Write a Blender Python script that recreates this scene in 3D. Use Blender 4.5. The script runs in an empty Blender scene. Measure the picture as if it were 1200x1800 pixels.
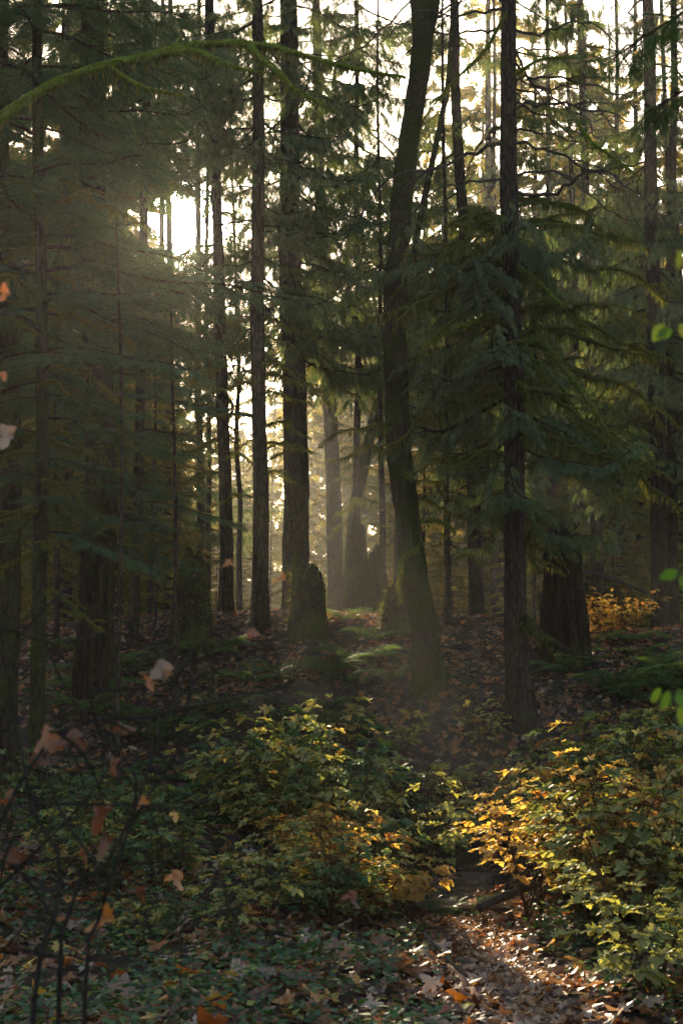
import bpy, math
import numpy as np
from mathutils import Matrix, Vector

# ------------------------------------------------------------------ camera, sky, sun, exposure
SC = bpy.context.scene
COL = SC.collection
FPX, CX, CY, HOR, EYE = 2500.0, 600.0, 900.0, 1262.0, 1.8
TILT = math.atan((HOR - CY) / FPX)
cam = bpy.data.cameras.new('camera'); camo = bpy.data.objects.new('camera', cam); COL.objects.link(camo)
cam.sensor_fit = 'VERTICAL'; cam.sensor_height = 36.0; cam.sensor_width = 24.0; cam.lens = FPX / 1800 * 36.0
camo.location = (0, 0, EYE); camo.rotation_euler = (math.pi / 2 + TILT, 0, 0)
cam.clip_start = 0.1; cam.clip_end = 3000
cam.dof.use_dof = True; cam.dof.focus_distance = 19.0; cam.dof.aperture_fstop = 4.0
SC.camera = camo

def ray(px, py):
    u, v = (px - CX) / FPX, (CY - py) / FPX
    return np.array([u, math.cos(TILT) - v * math.sin(TILT), math.sin(TILT) + v * math.cos(TILT)])

def W(px, py, Y):
    d = ray(px, py)
    return d * (Y / d[1]) + np.array([0, 0, EYE])

SUN = ray(334, 388); SUN = SUN / np.linalg.norm(SUN)
EL = math.asin(SUN[2]); AZ = math.atan2(SUN[0], SUN[1])

world = bpy.data.worlds.new('World'); SC.world = world; world.use_nodes = True
nt = world.node_tree; nt.nodes.clear()
sky = nt.nodes.new('ShaderNodeTexSky'); sky.sky_type = 'NISHITA'; sky.sun_disc = False
sky.sun_elevation = EL; sky.sun_rotation = AZ; sky.altitude = 100; sky.air_density = 1.2; sky.dust_density = 4.0; sky.ozone_density = 1.0
bg = nt.nodes.new('ShaderNodeBackground'); bg.inputs['Strength'].default_value = 0.08
out = nt.nodes.new('ShaderNodeOutputWorld')
nt.links.new(sky.outputs[0], bg.inputs['Color'])
# the sun's own disc with its soft aureole, as the photograph shows it
geo = nt.nodes.new('ShaderNodeTexCoord')
dot = nt.nodes.new('ShaderNodeVectorMath'); dot.operation = 'DOT_PRODUCT'; dot.inputs[1].default_value = tuple(SUN)
nrm = nt.nodes.new('ShaderNodeVectorMath'); nrm.operation = 'NORMALIZE'
nt.links.new(geo.outputs['Generated'], nrm.inputs[0]); nt.links.new(nrm.outputs[0], dot.inputs[0])
mr = nt.nodes.new('ShaderNodeMapRange'); mr.interpolation_type = 'SMOOTHSTEP'
mr.inputs['From Min'].default_value = math.cos(math.radians(1.7)); mr.inputs['From Max'].default_value = math.cos(math.radians(0.3))
mr.inputs['To Min'].default_value = 0; mr.inputs['To Max'].default_value = 110
nt.links.new(dot.outputs['Value'], mr.inputs['Value'])
bg2 = nt.nodes.new('ShaderNodeBackground'); bg2.inputs['Color'].default_value = (1, 0.86, 0.62, 1)
nt.links.new(mr.outputs[0], bg2.inputs['Strength'])
add = nt.nodes.new('ShaderNodeAddShader')
nt.links.new(bg.outputs[0], add.inputs[0]); nt.links.new(bg2.outputs[0], add.inputs[1]); nt.links.new(add.outputs[0], out.inputs['Surface'])

sl = bpy.data.lights.new('sun', 'SUN'); sl.energy = 5.0; sl.angle = math.radians(0.53); sl.color = (1.0, 0.83, 0.58)
so = bpy.data.objects.new('sun', sl); COL.objects.link(so)
so.rotation_euler = Vector(tuple(SUN)).to_track_quat('Z', 'Y').to_euler(); so.location = (-10, 60, 40)

vs = SC.view_settings; vs.view_transform = 'Standard'; vs.look = 'None'; vs.exposure = 2.0; vs.gamma = 1.0; vs.use_curve_mapping = False
cy = SC.cycles
SC.render.engine = 'CYCLES'
cy.max_bounces = 4; cy.diffuse_bounces = 2; cy.glossy_bounces = 1; cy.transmission_bounces = 2; cy.volume_bounces = 0; cy.transparent_max_bounces = 4
cy.use_denoising = True; cy.denoising_prefilter = 'ACCURATE'; cy.use_adaptive_sampling = True; cy.adaptive_threshold = 0.006
cy.caustics_reflective = False; cy.caustics_refractive = False
cy.sample_clamp_indirect = 4.0

R = np.random.default_rng(7)
U = lambda a=0.0, b=1.0: float(R.uniform(a, b))

# ------------------------------------------------------------------ materials
def newmat(name):
    m = bpy.data.materials.new(name); m.use_nodes = True
    n = m.node_tree; n.nodes.clear()
    return m, n, n.nodes.new('ShaderNodeOutputMaterial')

def ramp(n, stops):
    r = n.nodes.new('ShaderNodeValToRGB'); cr = r.color_ramp
    while len(cr.elements) < len(stops): cr.elements.new(0.5)
    for e, (p, c) in zip(cr.elements, stops): e.position = p; e.color = (*c, 1)
    return r

def leafmat(name, stops, trans=0.45, rnd='island', gloss=0.012, tint=(1.15, 1.1, 0.6), rough=0.4):
    """thin leaf: reflects, lets light through, a little sheen; colour varies from leaf to leaf"""
    m, n, o = newmat(name)
    L = n.links.new
    if rnd == 'island':
        g = n.nodes.new('ShaderNodeNewGeometry'); rv = g.outputs['Random Per Island']
    else:
        g = n.nodes.new('ShaderNodeObjectInfo'); rv = g.outputs['Random']
    tc = n.nodes.new('ShaderNodeTexCoord')
    nz = n.nodes.new('ShaderNodeTexNoise'); nz.inputs['Scale'].default_value = 14.0; nz.inputs['Detail'].default_value = 3
    L(tc.outputs['Object'], nz.inputs['Vector'])
    mx = n.nodes.new('ShaderNodeMath'); mx.operation = 'MULTIPLY_ADD'; mx.inputs[1].default_value = 0.5; mx.inputs[2].default_value = -0.25
    L(nz.outputs['Fac'], mx.inputs[0])
    ad = n.nodes.new('ShaderNodeMath'); ad.operation = 'ADD'; L(mx.outputs[0], ad.inputs[0]); L(rv, ad.inputs[1])
    r = ramp(n, stops); L(ad.outputs[0], r.inputs['Fac'])
    d = n.nodes.new('ShaderNodeBsdfDiffuse'); L(r.outputs['Color'], d.inputs['Color'])
    t = n.nodes.new('ShaderNodeBsdfTranslucent')
    tm = n.nodes.new('ShaderNodeMix'); tm.data_type = 'RGBA'; tm.blend_type = 'MULTIPLY'; tm.inputs['Factor'].default_value = 1
    tm.inputs['B'].default_value = (*tint, 1); L(r.outputs['Color'], tm.inputs['A']); L(tm.outputs['Result'], t.inputs['Color'])
    ms = n.nodes.new('ShaderNodeMixShader'); ms.inputs['Fac'].default_value = trans
    L(d.outputs[0], ms.inputs[1]); L(t.outputs[0], ms.inputs[2])
    gl = n.nodes.new('ShaderNodeBsdfGlossy'); gl.inputs['Roughness'].default_value = rough; gl.inputs['Color'].default_value = (1, 1, 1, 1)
    m2 = n.nodes.new('ShaderNodeMixShader'); m2.inputs['Fac'].default_value = gloss
    L(ms.outputs[0], m2.inputs[1]); L(gl.outputs[0], m2.inputs[2]); L(m2.outputs[0], o.inputs['Surface'])
    return m

def barkmat(name, dark, light, moss_amt, moss=(0.048, 0.056, 0.014), scale=(13, 13, 3.4), bump=0.9, low=0.0):
    m, n, o = newmat(name); L = n.links.new
    tc = n.nodes.new('ShaderNodeTexCoord')
    mp = n.nodes.new('ShaderNodeMapping'); mp.inputs['Scale'].default_value = scale; L(tc.outputs['Object'], mp.inputs['Vector'])
    n1 = n.nodes.new('ShaderNodeTexNoise'); n1.inputs['Scale'].default_value = 1.0; n1.inputs['Detail'].default_value = 6; n1.inputs['Roughness'].default_value = 0.65; n1.inputs['Distortion'].default_value = 0.6
    L(mp.outputs[0], n1.inputs['Vector'])
    v = n.nodes.new('ShaderNodeTexVoronoi'); v.feature = 'DISTANCE_TO_EDGE'; v.inputs['Scale'].default_value = 1.1; L(mp.outputs[0], v.inputs['Vector'])
    r = ramp(n, [(0.25, dark), (0.75, light)]); L(n1.outputs['Fac'], r.inputs['Fac'])
    n2 = n.nodes.new('ShaderNodeTexNoise'); n2.inputs['Scale'].default_value = 1.7; n2.inputs['Detail'].default_value = 7; n2.inputs['Roughness'].default_value = 0.7
    L(tc.outputs['Object'], n2.inputs['Vector'])
    mk = ramp(n, [(max(0.0, 0.62 - moss_amt * 0.5), (0, 0, 0)), (min(1.0, 0.72 - moss_amt * 0.45), (1, 1, 1))]); L(n2.outputs['Fac'], mk.inputs['Fac'])
    ck = ramp(n, [(0.0, (0.22, 0.2, 0.19)), (0.16, (1, 1, 1))]); L(v.outputs['Distance'], ck.inputs['Fac'])
    cm = n.nodes.new('ShaderNodeMix'); cm.data_type = 'RGBA'; cm.blend_type = 'MULTIPLY'; cm.inputs['Factor'].default_value = 0.8; L(r.outputs['Color'], cm.inputs['A']); L(ck.outputs['Color'], cm.inputs['B'])
    mx = n.nodes.new('ShaderNodeMix'); mx.data_type = 'RGBA'; L(mk.outputs['Color'], mx.inputs['Factor']); L(cm.outputs['Result'], mx.inputs['A'])
    n3 = n.nodes.new('ShaderNodeTexNoise'); n3.inputs['Scale'].default_value = 30; L(tc.outputs['Object'], n3.inputs['Vector'])
    mr_ = ramp(n, [(0.3, tuple(c * 0.55 for c in moss)), (0.7, tuple(c * 1.25 for c in moss))]); L(n3.outputs['Fac'], mr_.inputs['Fac'])
    L(mr_.outputs['Color'], mx.inputs['B'])
    hm = n.nodes.new('ShaderNodeMath'); hm.operation = 'MULTIPLY'; L(n1.outputs['Fac'], hm.inputs[0]); L(v.outputs['Distance'], hm.inputs[1])
    ha = n.nodes.new('ShaderNodeMath'); ha.operation = 'MULTIPLY_ADD'; L(n3.outputs['Fac'], ha.inputs[0]); ha.inputs[1].default_value = 0.15; L(hm.outputs[0], ha.inputs[2])
    b = n.nodes.new('ShaderNodeBump'); b.inputs['Strength'].default_value = bump; b.inputs['Distance'].default_value = 0.08; L(ha.outputs[0], b.inputs['Height'])
    d = n.nodes.new('ShaderNodeBsdfDiffuse'); d.inputs['Roughness'].default_value = 0.6; L(mx.outputs['Result'], d.inputs['Color']); L(b.outputs[0], d.inputs['Normal'])
    L(d.outputs[0], o.inputs['Surface'])
    return m

M = {}
M['cedar'] = leafmat('cedar_foliage', [(0.0, (0.034, 0.070, 0.036)), (0.5, (0.072, 0.118, 0.050)), (0.92, (0.12, 0.16, 0.058)), (1.0, (0.18, 0.13, 0.05))], 0.45, tint=(1.4, 1.2, 0.6))
M['hemlock'] = leafmat('hemlock_foliage', [(0.0, (0.030, 0.066, 0.036)), (0.5, (0.052, 0.110, 0.058)), (1.0, (0.088, 0.15, 0.068))], 0.42, tint=(1.4, 1.2, 0.6))
M['moss'] = leafmat('hanging_moss', [(0.0, (0.055, 0.066, 0.014)), (0.5, (0.095, 0.110, 0.022)), (1.0, (0.16, 0.16, 0.05))], 0.5, gloss=0.0, tint=(1.3, 1.1, 0.6))
M['bark'] = barkmat('conifer_bark', (0.022, 0.015, 0.011), (0.105, 0.074, 0.052), 0.10)
M['bark_mossy'] = barkmat('mossy_bark', (0.020, 0.014, 0.010), (0.085, 0.062, 0.042), 0.30)
M['maple_bark'] = barkmat('maple_bark', (0.022, 0.016, 0.011), (0.12, 0.086, 0.058), 0.40, scale=(22, 22, 7), bump=0.7)
M['moss_wood'] = barkmat('moss_covered_wood', (0.035, 0.028, 0.014), (0.09, 0.075, 0.03), 0.60, moss=(0.085, 0.105, 0.018))
M['moss_limb'] = barkmat('thick_moss', (0.05, 0.06, 0.014), (0.10, 0.13, 0.02), 0.75, moss=(0.12, 0.16, 0.02))
M['moss_stump'] = barkmat('mossy_stump_wood', (0.022, 0.016, 0.010), (0.075, 0.055, 0.030), 0.34, moss=(0.055, 0.064, 0.014), scale=(13, 13, 1.6), bump=1.0)
M['far'] = leafmat('sunlight_painted_far_foliage', [(0.0, (0.08, 0.105, 0.035)), (0.5, (0.17, 0.17, 0.055)), (1.0, (0.30, 0.24, 0.08))], 0.6, gloss=0.0, tint=(1.4, 1.15, 0.6))  # lighter and yellower than the near sprays: backlit sun gold put into the colour
M['stump'] = barkmat('old_stump_wood', (0.018, 0.011, 0.008), (0.075, 0.047, 0.030), 0.16, scale=(13, 13, 1.2), bump=1.0)
M['dead_obj'] = leafmat('withered_leaf', [(0.0, (0.085, 0.034, 0.018)), (0.6, (0.18, 0.070, 0.030)), (1.0, (0.27, 0.12, 0.05))], 0.3, rnd='object', gloss=0.03, tint=(1.3, 0.9, 0.5))
M['twig'] = barkmat('twig_bark', (0.045, 0.038, 0.031), (0.13, 0.11, 0.09), 0.12, scale=(40, 40, 20), bump=0.3)
M['near_twig'] = barkmat('dark_twig_bark', (0.014, 0.011, 0.009), (0.075, 0.060, 0.048), 0.10, scale=(60, 60, 25), bump=0.3)
M['stem'] = barkmat('shrub_stem', (0.05, 0.028, 0.015), (0.14, 0.08, 0.04), 0.0, scale=(40, 40, 12), bump=0.3)
M['dry'] = leafmat('dry_leaf', [(0.0, (0.055, 0.028, 0.018)), (0.35, (0.11, 0.060, 0.038)), (0.55, (0.19, 0.105, 0.060)), (0.72, (0.20, 0.075, 0.025)), (0.9, (0.33, 0.14, 0.03)), (1.0, (0.38, 0.29, 0.21))], 0.28, rnd='island', gloss=0.035, tint=(1.3, 0.9, 0.5))
M['dry_pale'] = leafmat('pale_dry_leaf', [(0.0, (0.16, 0.09, 0.055)), (0.35, (0.31, 0.18, 0.10)), (0.6, (0.42, 0.29, 0.18)), (0.85, (0.36, 0.15, 0.035)), (1.0, (0.48, 0.36, 0.24))], 0.25, gloss=0.05, tint=(1.2, 0.95, 0.6))  # pale tan leaves; their lighter colour also stands in for the path's sun patch
M['dry_obj'] = leafmat('fallen_leaf', [(0.0, (0.13, 0.070, 0.045)), (0.4, (0.27, 0.175, 0.115)), (1.0, (0.40, 0.30, 0.22))], 0.28, rnd='object', gloss=0.04, tint=(1.3, 0.9, 0.5))
M['rust_obj'] = leafmat('rust_leaf', [(0.0, (0.20, 0.060, 0.020)), (0.5, (0.34, 0.125, 0.03)), (1.0, (0.46, 0.21, 0.04))], 0.35, rnd='object', gloss=0.05, tint=(1.3, 0.9, 0.4))
M['gold_obj'] = leafmat('golden_leaf', [(0.0, (0.40, 0.20, 0.03)), (1.0, (0.48, 0.32, 0.05))], 0.4, rnd='object', gloss=0.05, tint=(1.2, 1.0, 0.4))
M['gold'] = leafmat('gold_shrub_leaf', [(0.0, (0.22, 0.085, 0.022)), (0.3, (0.42, 0.22, 0.05)), (0.65, (0.58, 0.41, 0.12)), (1.0, (0.38, 0.37, 0.12))], 0.55, tint=(1.25, 1.05, 0.5))
M['lime'] = leafmat('yellow_green_leaf', [(0.0, (0.10, 0.14, 0.05)), (0.4, (0.20, 0.23, 0.085)), (0.75, (0.36, 0.35, 0.13)), (1.0, (0.46, 0.29, 0.08))], 0.5, tint=(1.25, 1.1, 0.45))
M['green'] = leafmat('green_shrub_leaf', [(0.0, (0.045, 0.09, 0.045)), (0.5, (0.085, 0.14, 0.065)), (0.85, (0.15, 0.20, 0.08)), (1.0, (0.30, 0.28, 0.09))], 0.42, tint=(1.3, 1.2, 0.4))
M['fern'] = leafmat('fern_frond', [(0.0, (0.045, 0.095, 0.035)), (0.6, (0.075, 0.14, 0.045)), (1.0, (0.13, 0.18, 0.06))], 0.45, tint=(1.3, 1.1, 0.5))
M['ivy'] = leafmat('ground_cover_leaf', [(0.0, (0.018, 0.048, 0.018)), (0.5, (0.034, 0.085, 0.028)), (0.85, (0.07, 0.13, 0.034)), (1.0, (0.26, 0.24, 0.045))], 0.3, gloss=0.03, tint=(1.2, 1.2, 0.4), rough=0.5)
M['broad'] = leafmat('fresh_green_leaf', [(0.0, (0.07, 0.16, 0.025)), (0.6, (0.12, 0.22, 0.03)), (1.0, (0.30, 0.30, 0.05))], 0.5, rnd='object', tint=(1.3, 1.3, 0.4))

def groundmat(name, a, b, c):
    m, n, o = newmat(name); L = n.links.new
    tc = n.nodes.new('ShaderNodeTexCoord')
    n1 = n.nodes.new('ShaderNodeTexNoise'); n1.inputs['Scale'].default_value = 3.0; n1.inputs['Detail'].default_value = 9; n1.inputs['Roughness'].default_value = 0.72
    L(tc.outputs['Object'], n1.inputs['Vector'])
    v = n.nodes.new('ShaderNodeTexVoronoi'); v.inputs['Scale'].default_value = 11; L(tc.outputs['Object'], v.inputs['Vector'])
    r = ramp(n, [(0.3, a), (0.5, b), (0.7, c)]); L(n1.outputs['Fac'], r.inputs['Fac'])
    mx = n.nodes.new('ShaderNodeMix'); mx.data_type = 'RGBA'; mx.blend_type = 'OVERLAY'; mx.inputs['Factor'].default_value = 0.45
    L(r.outputs['Color'], mx.inputs['A']); L(v.outputs['Color'], mx.inputs['B'])
    hs = n.nodes.new('ShaderNodeHueSaturation'); hs.inputs['Saturation'].default_value = 0.55; L(mx.outputs['Result'], hs.inputs['Color'])
    mm = n.nodes.new('ShaderNodeMix'); mm.data_type = 'RGBA'; mm.inputs['Factor'].default_value = 0.55; L(hs.outputs[0], mm.inputs['A']); L(r.outputs['Color'], mm.inputs['B'])
    b_ = n.nodes.new('ShaderNodeBump'); b_.inputs['Strength'].default_value = 0.8; b_.inputs['Distance'].default_value = 0.05
    L(n1.outputs['Fac'], b_.inputs['Height'])
    d = n.nodes.new('ShaderNodeBsdfDiffuse'); L(mm.outputs['Result'], d.inputs['Color']); L(b_.outputs[0], d.inputs['Normal']); L(d.outputs[0], o.inputs['Surface'])
    return m
M['ground'] = groundmat('forest_soil', (0.020, 0.014, 0.009), (0.050, 0.033, 0.021), (0.085, 0.058, 0.036))
M['path'] = groundmat('trodden_path', (0.070, 0.046, 0.028), (0.14, 0.092, 0.056), (0.23, 0.155, 0.095))
M['plank'] = barkmat('weathered_plank', (0.12, 0.085, 0.058), (0.26, 0.19, 0.135), 0.05, scale=(3, 40, 40), bump=0.35)

# ------------------------------------------------------------------ mesh helpers
class MB:
    def __init__(s): s.v = []; s.f = []; s.n = 0
    def add(s, v, f):
        v = np.asarray(v, float); s.v.append(v); f = np.asarray(f, int) + s.n; s.f.append(f); s.n += len(v)
    def mesh(s, name, mat, smooth=False):
        me = bpy.data.meshes.new(name)
        V = np.concatenate(s.v) if s.v else np.zeros((0, 3))
        tot = sum(len(f) for f in s.f)
        loops = np.concatenate([f.ravel() for f in s.f]) if s.f else np.zeros(0, int)
        sizes = np.concatenate([np.full(len(f), f.shape[1]) for f in s.f]) if s.f else np.zeros(0, int)
        me.vertices.add(len(V)); me.vertices.foreach_set('co', V.astype(np.float32).ravel())
        me.loops.add(len(loops)); me.loops.foreach_set('vertex_index', loops.astype(np.int32))
        me.polygons.add(tot); st = np.zeros(tot, np.int32)
        if tot: st[1:] = np.cumsum(sizes)[:-1]
        me.polygons.foreach_set('loop_start', st)
        me.update(calc_edges=True)
        if smooth and tot: me.polygons.foreach_set('use_smooth', np.ones(tot, bool))
        me.materials.append(M[mat]); me.validate()
        return me

def ob(name, me, parent=None, mtx=None):
    o = bpy.data.objects.new(name, me); COL.objects.link(o)
    if parent is not None: o.parent = parent
    if mtx is not None: o.matrix_local = mtx
    return o
def tag(o, label=None, cat=None, group=None, kind=None):
    if label: o['label'] = label
    if cat: o['category'] = cat
    if group: o['group'] = group
    if kind: o['kind'] = kind
    return o
def thing(name, loc, label, cat, group=None, rz=0.0):
    o = bpy.data.objects.new(name, None); COL.objects.link(o); o.empty_display_size = 0.2
    o.location = tuple(map(float, loc)); o.rotation_euler = (0, 0, rz)
    return tag(o, label, cat, group)
def TRS(p, rz=0, ry=0, rx=0, s=1.0):
    S = Matrix.Scale(s, 4) if np.isscalar(s) else Matrix.Diagonal((*s, 1))
    return Matrix.Translation(tuple(map(float, p))) @ Matrix.Rotation(rz, 4, 'Z') @ Matrix.Rotation(ry, 4, 'Y') @ Matrix.Rotation(rx, 4, 'X') @ S

def unit(a): 
    a = np.asarray(a, float); return a / (np.linalg.norm(a, axis=-1, keepdims=True) + 1e-12)

def tube(mb, P, r, seg=6, cap=True, rad=None):
    """tapered tube along P with radius r per point; rad(theta, i, arclength) gives a relief factor"""
    P = np.asarray(P, float); n = len(P); r = np.broadcast_to(np.asarray(r, float), (n,))
    T = unit(np.gradient(P, axis=0))
    ref = np.array([0, 0, 1.0]) if abs(T[0][2]) < 0.8 else np.array([1.0, 0, 0])
    A = unit(np.cross(np.broadcast_to(ref, T.shape), T)); B = np.cross(T, A)
    th = np.linspace(0, 2 * np.pi, seg, endpoint=False)
    rr = r[:, None] * np.ones((n, seg))
    if rad is not None:
        s = np.concatenate([[0], np.cumsum(np.linalg.norm(np.diff(P, axis=0), axis=1))])
        rr = rr * rad(th[None, :], s[:, None])
    V = P[:, None, :] + rr[..., None] * (np.cos(th)[None, :, None] * A[:, None, :] + np.sin(th)[None, :, None] * B[:, None, :])
    i = np.arange(n - 1)[:, None] * seg; j = np.arange(seg)[None, :]; k = (j + 1) % seg
    F = np.stack([i + j, i + k, i + seg + k, i + seg + j], -1).reshape(-1, 4)
    mb.add(V.reshape(-1, 3), F)
    if cap:
        b = mb.n
        mb.add(np.array([P[-1] + T[-1] * r[-1] * 0.5]), np.zeros((0, 3), int))
        l = b - seg
        mb.f.append(np.stack([l + np.arange(seg), l + (np.arange(seg) + 1) % seg, np.full(seg, b)], -1))

def resample(P, step):
    P = np.asarray(P, float)
    # Catmull-Rom through the points
    Q = np.vstack([2 * P[0] - P[1], P, 2 * P[-1] - P[-2]]); outp = []
    for i in range(1, len(Q) - 2):
        m = max(2, int(np.linalg.norm(Q[i + 1] - Q[i]) / step)); t = np.linspace(0, 1, m, endpoint=False)[:, None]
        a, b, c, d = Q[i - 1], Q[i], Q[i + 1], Q[i + 2]
        outp.append(0.5 * (2 * b + (c - a) * t + (2 * a - 5 * b + 4 * c - d) * t ** 2 + (3 * b - a - 3 * c + d) * t ** 3))
    outp.append(P[-1:]); return np.vstack(outp)

def frames(d, up):
    """orthonormal frames: x along d, z near up"""
    x = unit(d); y = unit(np.cross(up, x)); z = np.cross(x, y)
    return np.stack([x, y, z], -1)          # columns

def scatter(mb, tv, tf, pos, mats, scale):
    """add copies of a template mesh: pos Nx3, mats Nx3x3, scale N"""
    n = len(pos)
    if n == 0: return
    V = np.einsum('nij,vj->nvi', mats, tv) * np.asarray(scale)[:, None, None] + np.asarray(pos)[:, None, :]
    F = tf[None] + (np.arange(n) * len(tv))[:, None, None]
    mb.add(V.reshape(-1, 3), F.reshape(-1, tf.shape[1]))

# ------------------------------------------------------------------ terrain
def sm(t): t = np.clip(t, 0, 1); return t * t * (3 - 2 * t)
PATHX = [(-8, 0.6), (4, 0.95), (9, 1.18), (12.5, 1.26), (15, 1.22), (18, 1.40), (20, 1.9), (22, 2.7), (60, 9)]
def pathx(y): return np.interp(y, [p[0] for p in PATHX], [p[1] for p in PATHX])
def gz(x, y):
    x = np.asarray(x, float); y = np.asarray(y, float)
    toe = 18.9 - 0.10 * np.clip(-x, 0, 4) + 0.3 * np.sin(x * 0.7 + 1)
    z = sm((y - toe) / 4.4) * 2.45 + sm((y - 22.3) / 6.2) * 1.40
    z = z - 0.16 * sm((y - 9) / 5)
    z = z + 0.35 * sm((x - 2.6) / 3.5) * (1 - sm((y - 17) / 5)) + 0.15 * sm((-x - 0.5) / 3) * (1 - sm((y - 15) / 5))
    z = z - 0.018 * np.clip(y - 34, 0, 60)
    z = z + 0.05 * np.sin(x * 1.3 + 0.4 * y) * np.cos(y * 0.9) + 0.035 * np.sin(x * 3.1 - y * 2.3) + 0.02 * np.sin(x * 6.3 + y * 5.1)
    z = z + 0.25 * np.sin(x * 0.35 + 2) * sm((y - 24) / 6)
    pd = np.abs(x - pathx(y)); z = z + .6 * sm((y - 10) / 8) * sm((pd - .55) / 1.3) * (1 - sm((y - 18.5) / 4))
    k = np.exp(-(pd / 0.42) ** 2) * (1 - sm((y - 18) / 2))
    return z - 0.07 * k
def G(x, y): return float(gz(x, y))
xs = np.concatenate([-np.geomspace(240, 9, 28), np.arange(-8.8, 9.0, 0.16), np.geomspace(9, 240, 28)])
ys = np.concatenate([-np.geomspace(120, 6, 14), np.arange(-5, 34, 0.18), np.geomspace(34.2, 300, 40)])
XX, YY = np.meshgrid(xs, ys, indexing='ij')
b = MB(); ny = len(ys)
i = np.arange(len(xs) - 1)[:, None] * ny; j = np.arange(ny - 1)[None, :]
b.add(np.stack([XX, YY, gz(XX, YY)], -1).reshape(-1, 3), np.stack([i + j, i + ny + j, i + ny + j + 1, i + j + 1], -1).reshape(-1, 4))
tag(ob('ground', b.mesh('ground', 'ground', True)), kind='structure', label='leaf strewn forest floor rising to a low bank')
b = MB(); py_ = np.arange(1.0, 14.6, 0.12); wv = np.linspace(-1, 1, 11)
PX = pathx(py_)[:, None] + wv[None] * (0.36 + 0.07 * np.sin(py_ * 1.9)[:, None] + 0.04 * np.sin(py_ * 4.7 + 1)[:, None]); PYY = np.repeat(py_[:, None], 11, 1)
Z = gz(PX, PYY) + 0.006 + 0.02 * (1 - np.abs(wv) ** 2)[None]
i = np.arange(len(py_) - 1)[:, None] * 11; j = np.arange(10)[None]
b.add(np.stack([PX, PYY, Z], -1).reshape(-1, 3), np.stack([i + j, i + j + 1, i + 12 + j, i + 11 + j], -1).reshape(-1, 4))
tag(ob('path', b.mesh('path', 'path', True)), kind='structure', label='narrow trodden earth path leading to the boardwalk')

# boardwalk: weathered planks across two stringers
bw = thing('boardwalk', (pathx(16.3), 16.3, G(pathx(16.3), 16.3)), 'weathered plank boardwalk where the path enters the thicket', 'boardwalk')
bz = bw.location.z
b = MB()
v = np.array([[x, y, z] for x in (-.5, .5) for y in (-.5, .5) for z in (-.5, .5)]); BF = np.array([[0, 1, 3, 2], [4, 6, 7, 5], [0, 4, 5, 1], [2, 3, 7, 6], [0, 2, 6, 4], [1, 5, 7, 3]])
c = 0.06
tv = np.array([[sx * (0.5 - (c if k == 0 else 0) * 0.1), sy * (0.5 - (c if k == 0 else 0)), z] for k, z in ((0, .5), (1, .36), (1, -.5)) for sx, sy in ((-1, -1), (1, -1), (1, 1), (-1, 1))])
pf = [[0, 1, 2, 3], [11, 10, 9, 8]] + [[a, a + 4, (a + 1) % 4 + 4, (a + 1) % 4] for a in range(4)] + [[a + 4, a + 8, (a + 1) % 4 + 8, (a + 1) % 4 + 4] for a in range(4)]
b.add(tv, pf); pm = b.mesh('plank', 'plank')
y0, y1 = 14.5, 18.6; npl = 29
for k in range(npl):
    y = y0 + (k + 0.5) * (y1 - y0) / npl
    ob('plank', pm, bw, TRS((pathx(y) - bw.location.x + U(-.02, .02), y - bw.location.y, G(pathx(y), y) - bz + 0.065 + U(-.006, .006)), U(-.02, .02), U(-.012, .012), U(-.02, .02), (0.86 + U(-.03, .03), (y1 - y0) / npl * 0.90, 0.045)))
for s in (-1, 1):
    b = MB(); yy = np.linspace(y0, y1, 12); xx = pathx(yy) + s * 0.33
    tube(b, np.stack([xx - bw.location.x, yy - bw.location.y, gz(pathx(yy), yy) - bz - 0.01], -1), 0.04, 4); ob('stringer', b.mesh('stringer', 'plank'), bw)

# ------------------------------------------------------------------ where sunlight reaches the ground: crowns stay open along these lines
LIT = [(W(930, 1400, 14.2), 0.75), (W(900, 1500, 13.6), 0.7), (np.array([1.45, 12.4, 0]), 0.55), (np.array([1.5, 11.2, 0]), 0.5), (np.array([1.55, 10.0, 0]), 0.4), (np.array([1.1, 14.0, 0.5]), 0.5), (W(760, 1510, 14.6), 0.35),
       (W(745, 1245, 17.5), 0.35), (W(560, 1310, 17.5), 0.5), (W(640, 1100, 27.5), 0.8), (np.array([0.0, 0.0, EYE]), 0.36), (W(1060, 1040, 28.5), 0.5), (W(1120, 1500, 11), 0.4), (W(1000, 1340, 15.5), 0.4)]
def in_corridor(P, slack=0.0, front=14.0):
    P = np.atleast_2d(P)
    for q, r in LIT:
        d = P - q; t = d @ SUN; ok = t > 0.8
        dist = np.linalg.norm(d - t[:, None] * SUN, axis=1)
        rr = .0135 * t + .05 if q[1] < 1 else r
        if np.any(ok & (dist < rr + slack)): return True
    return False

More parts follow.
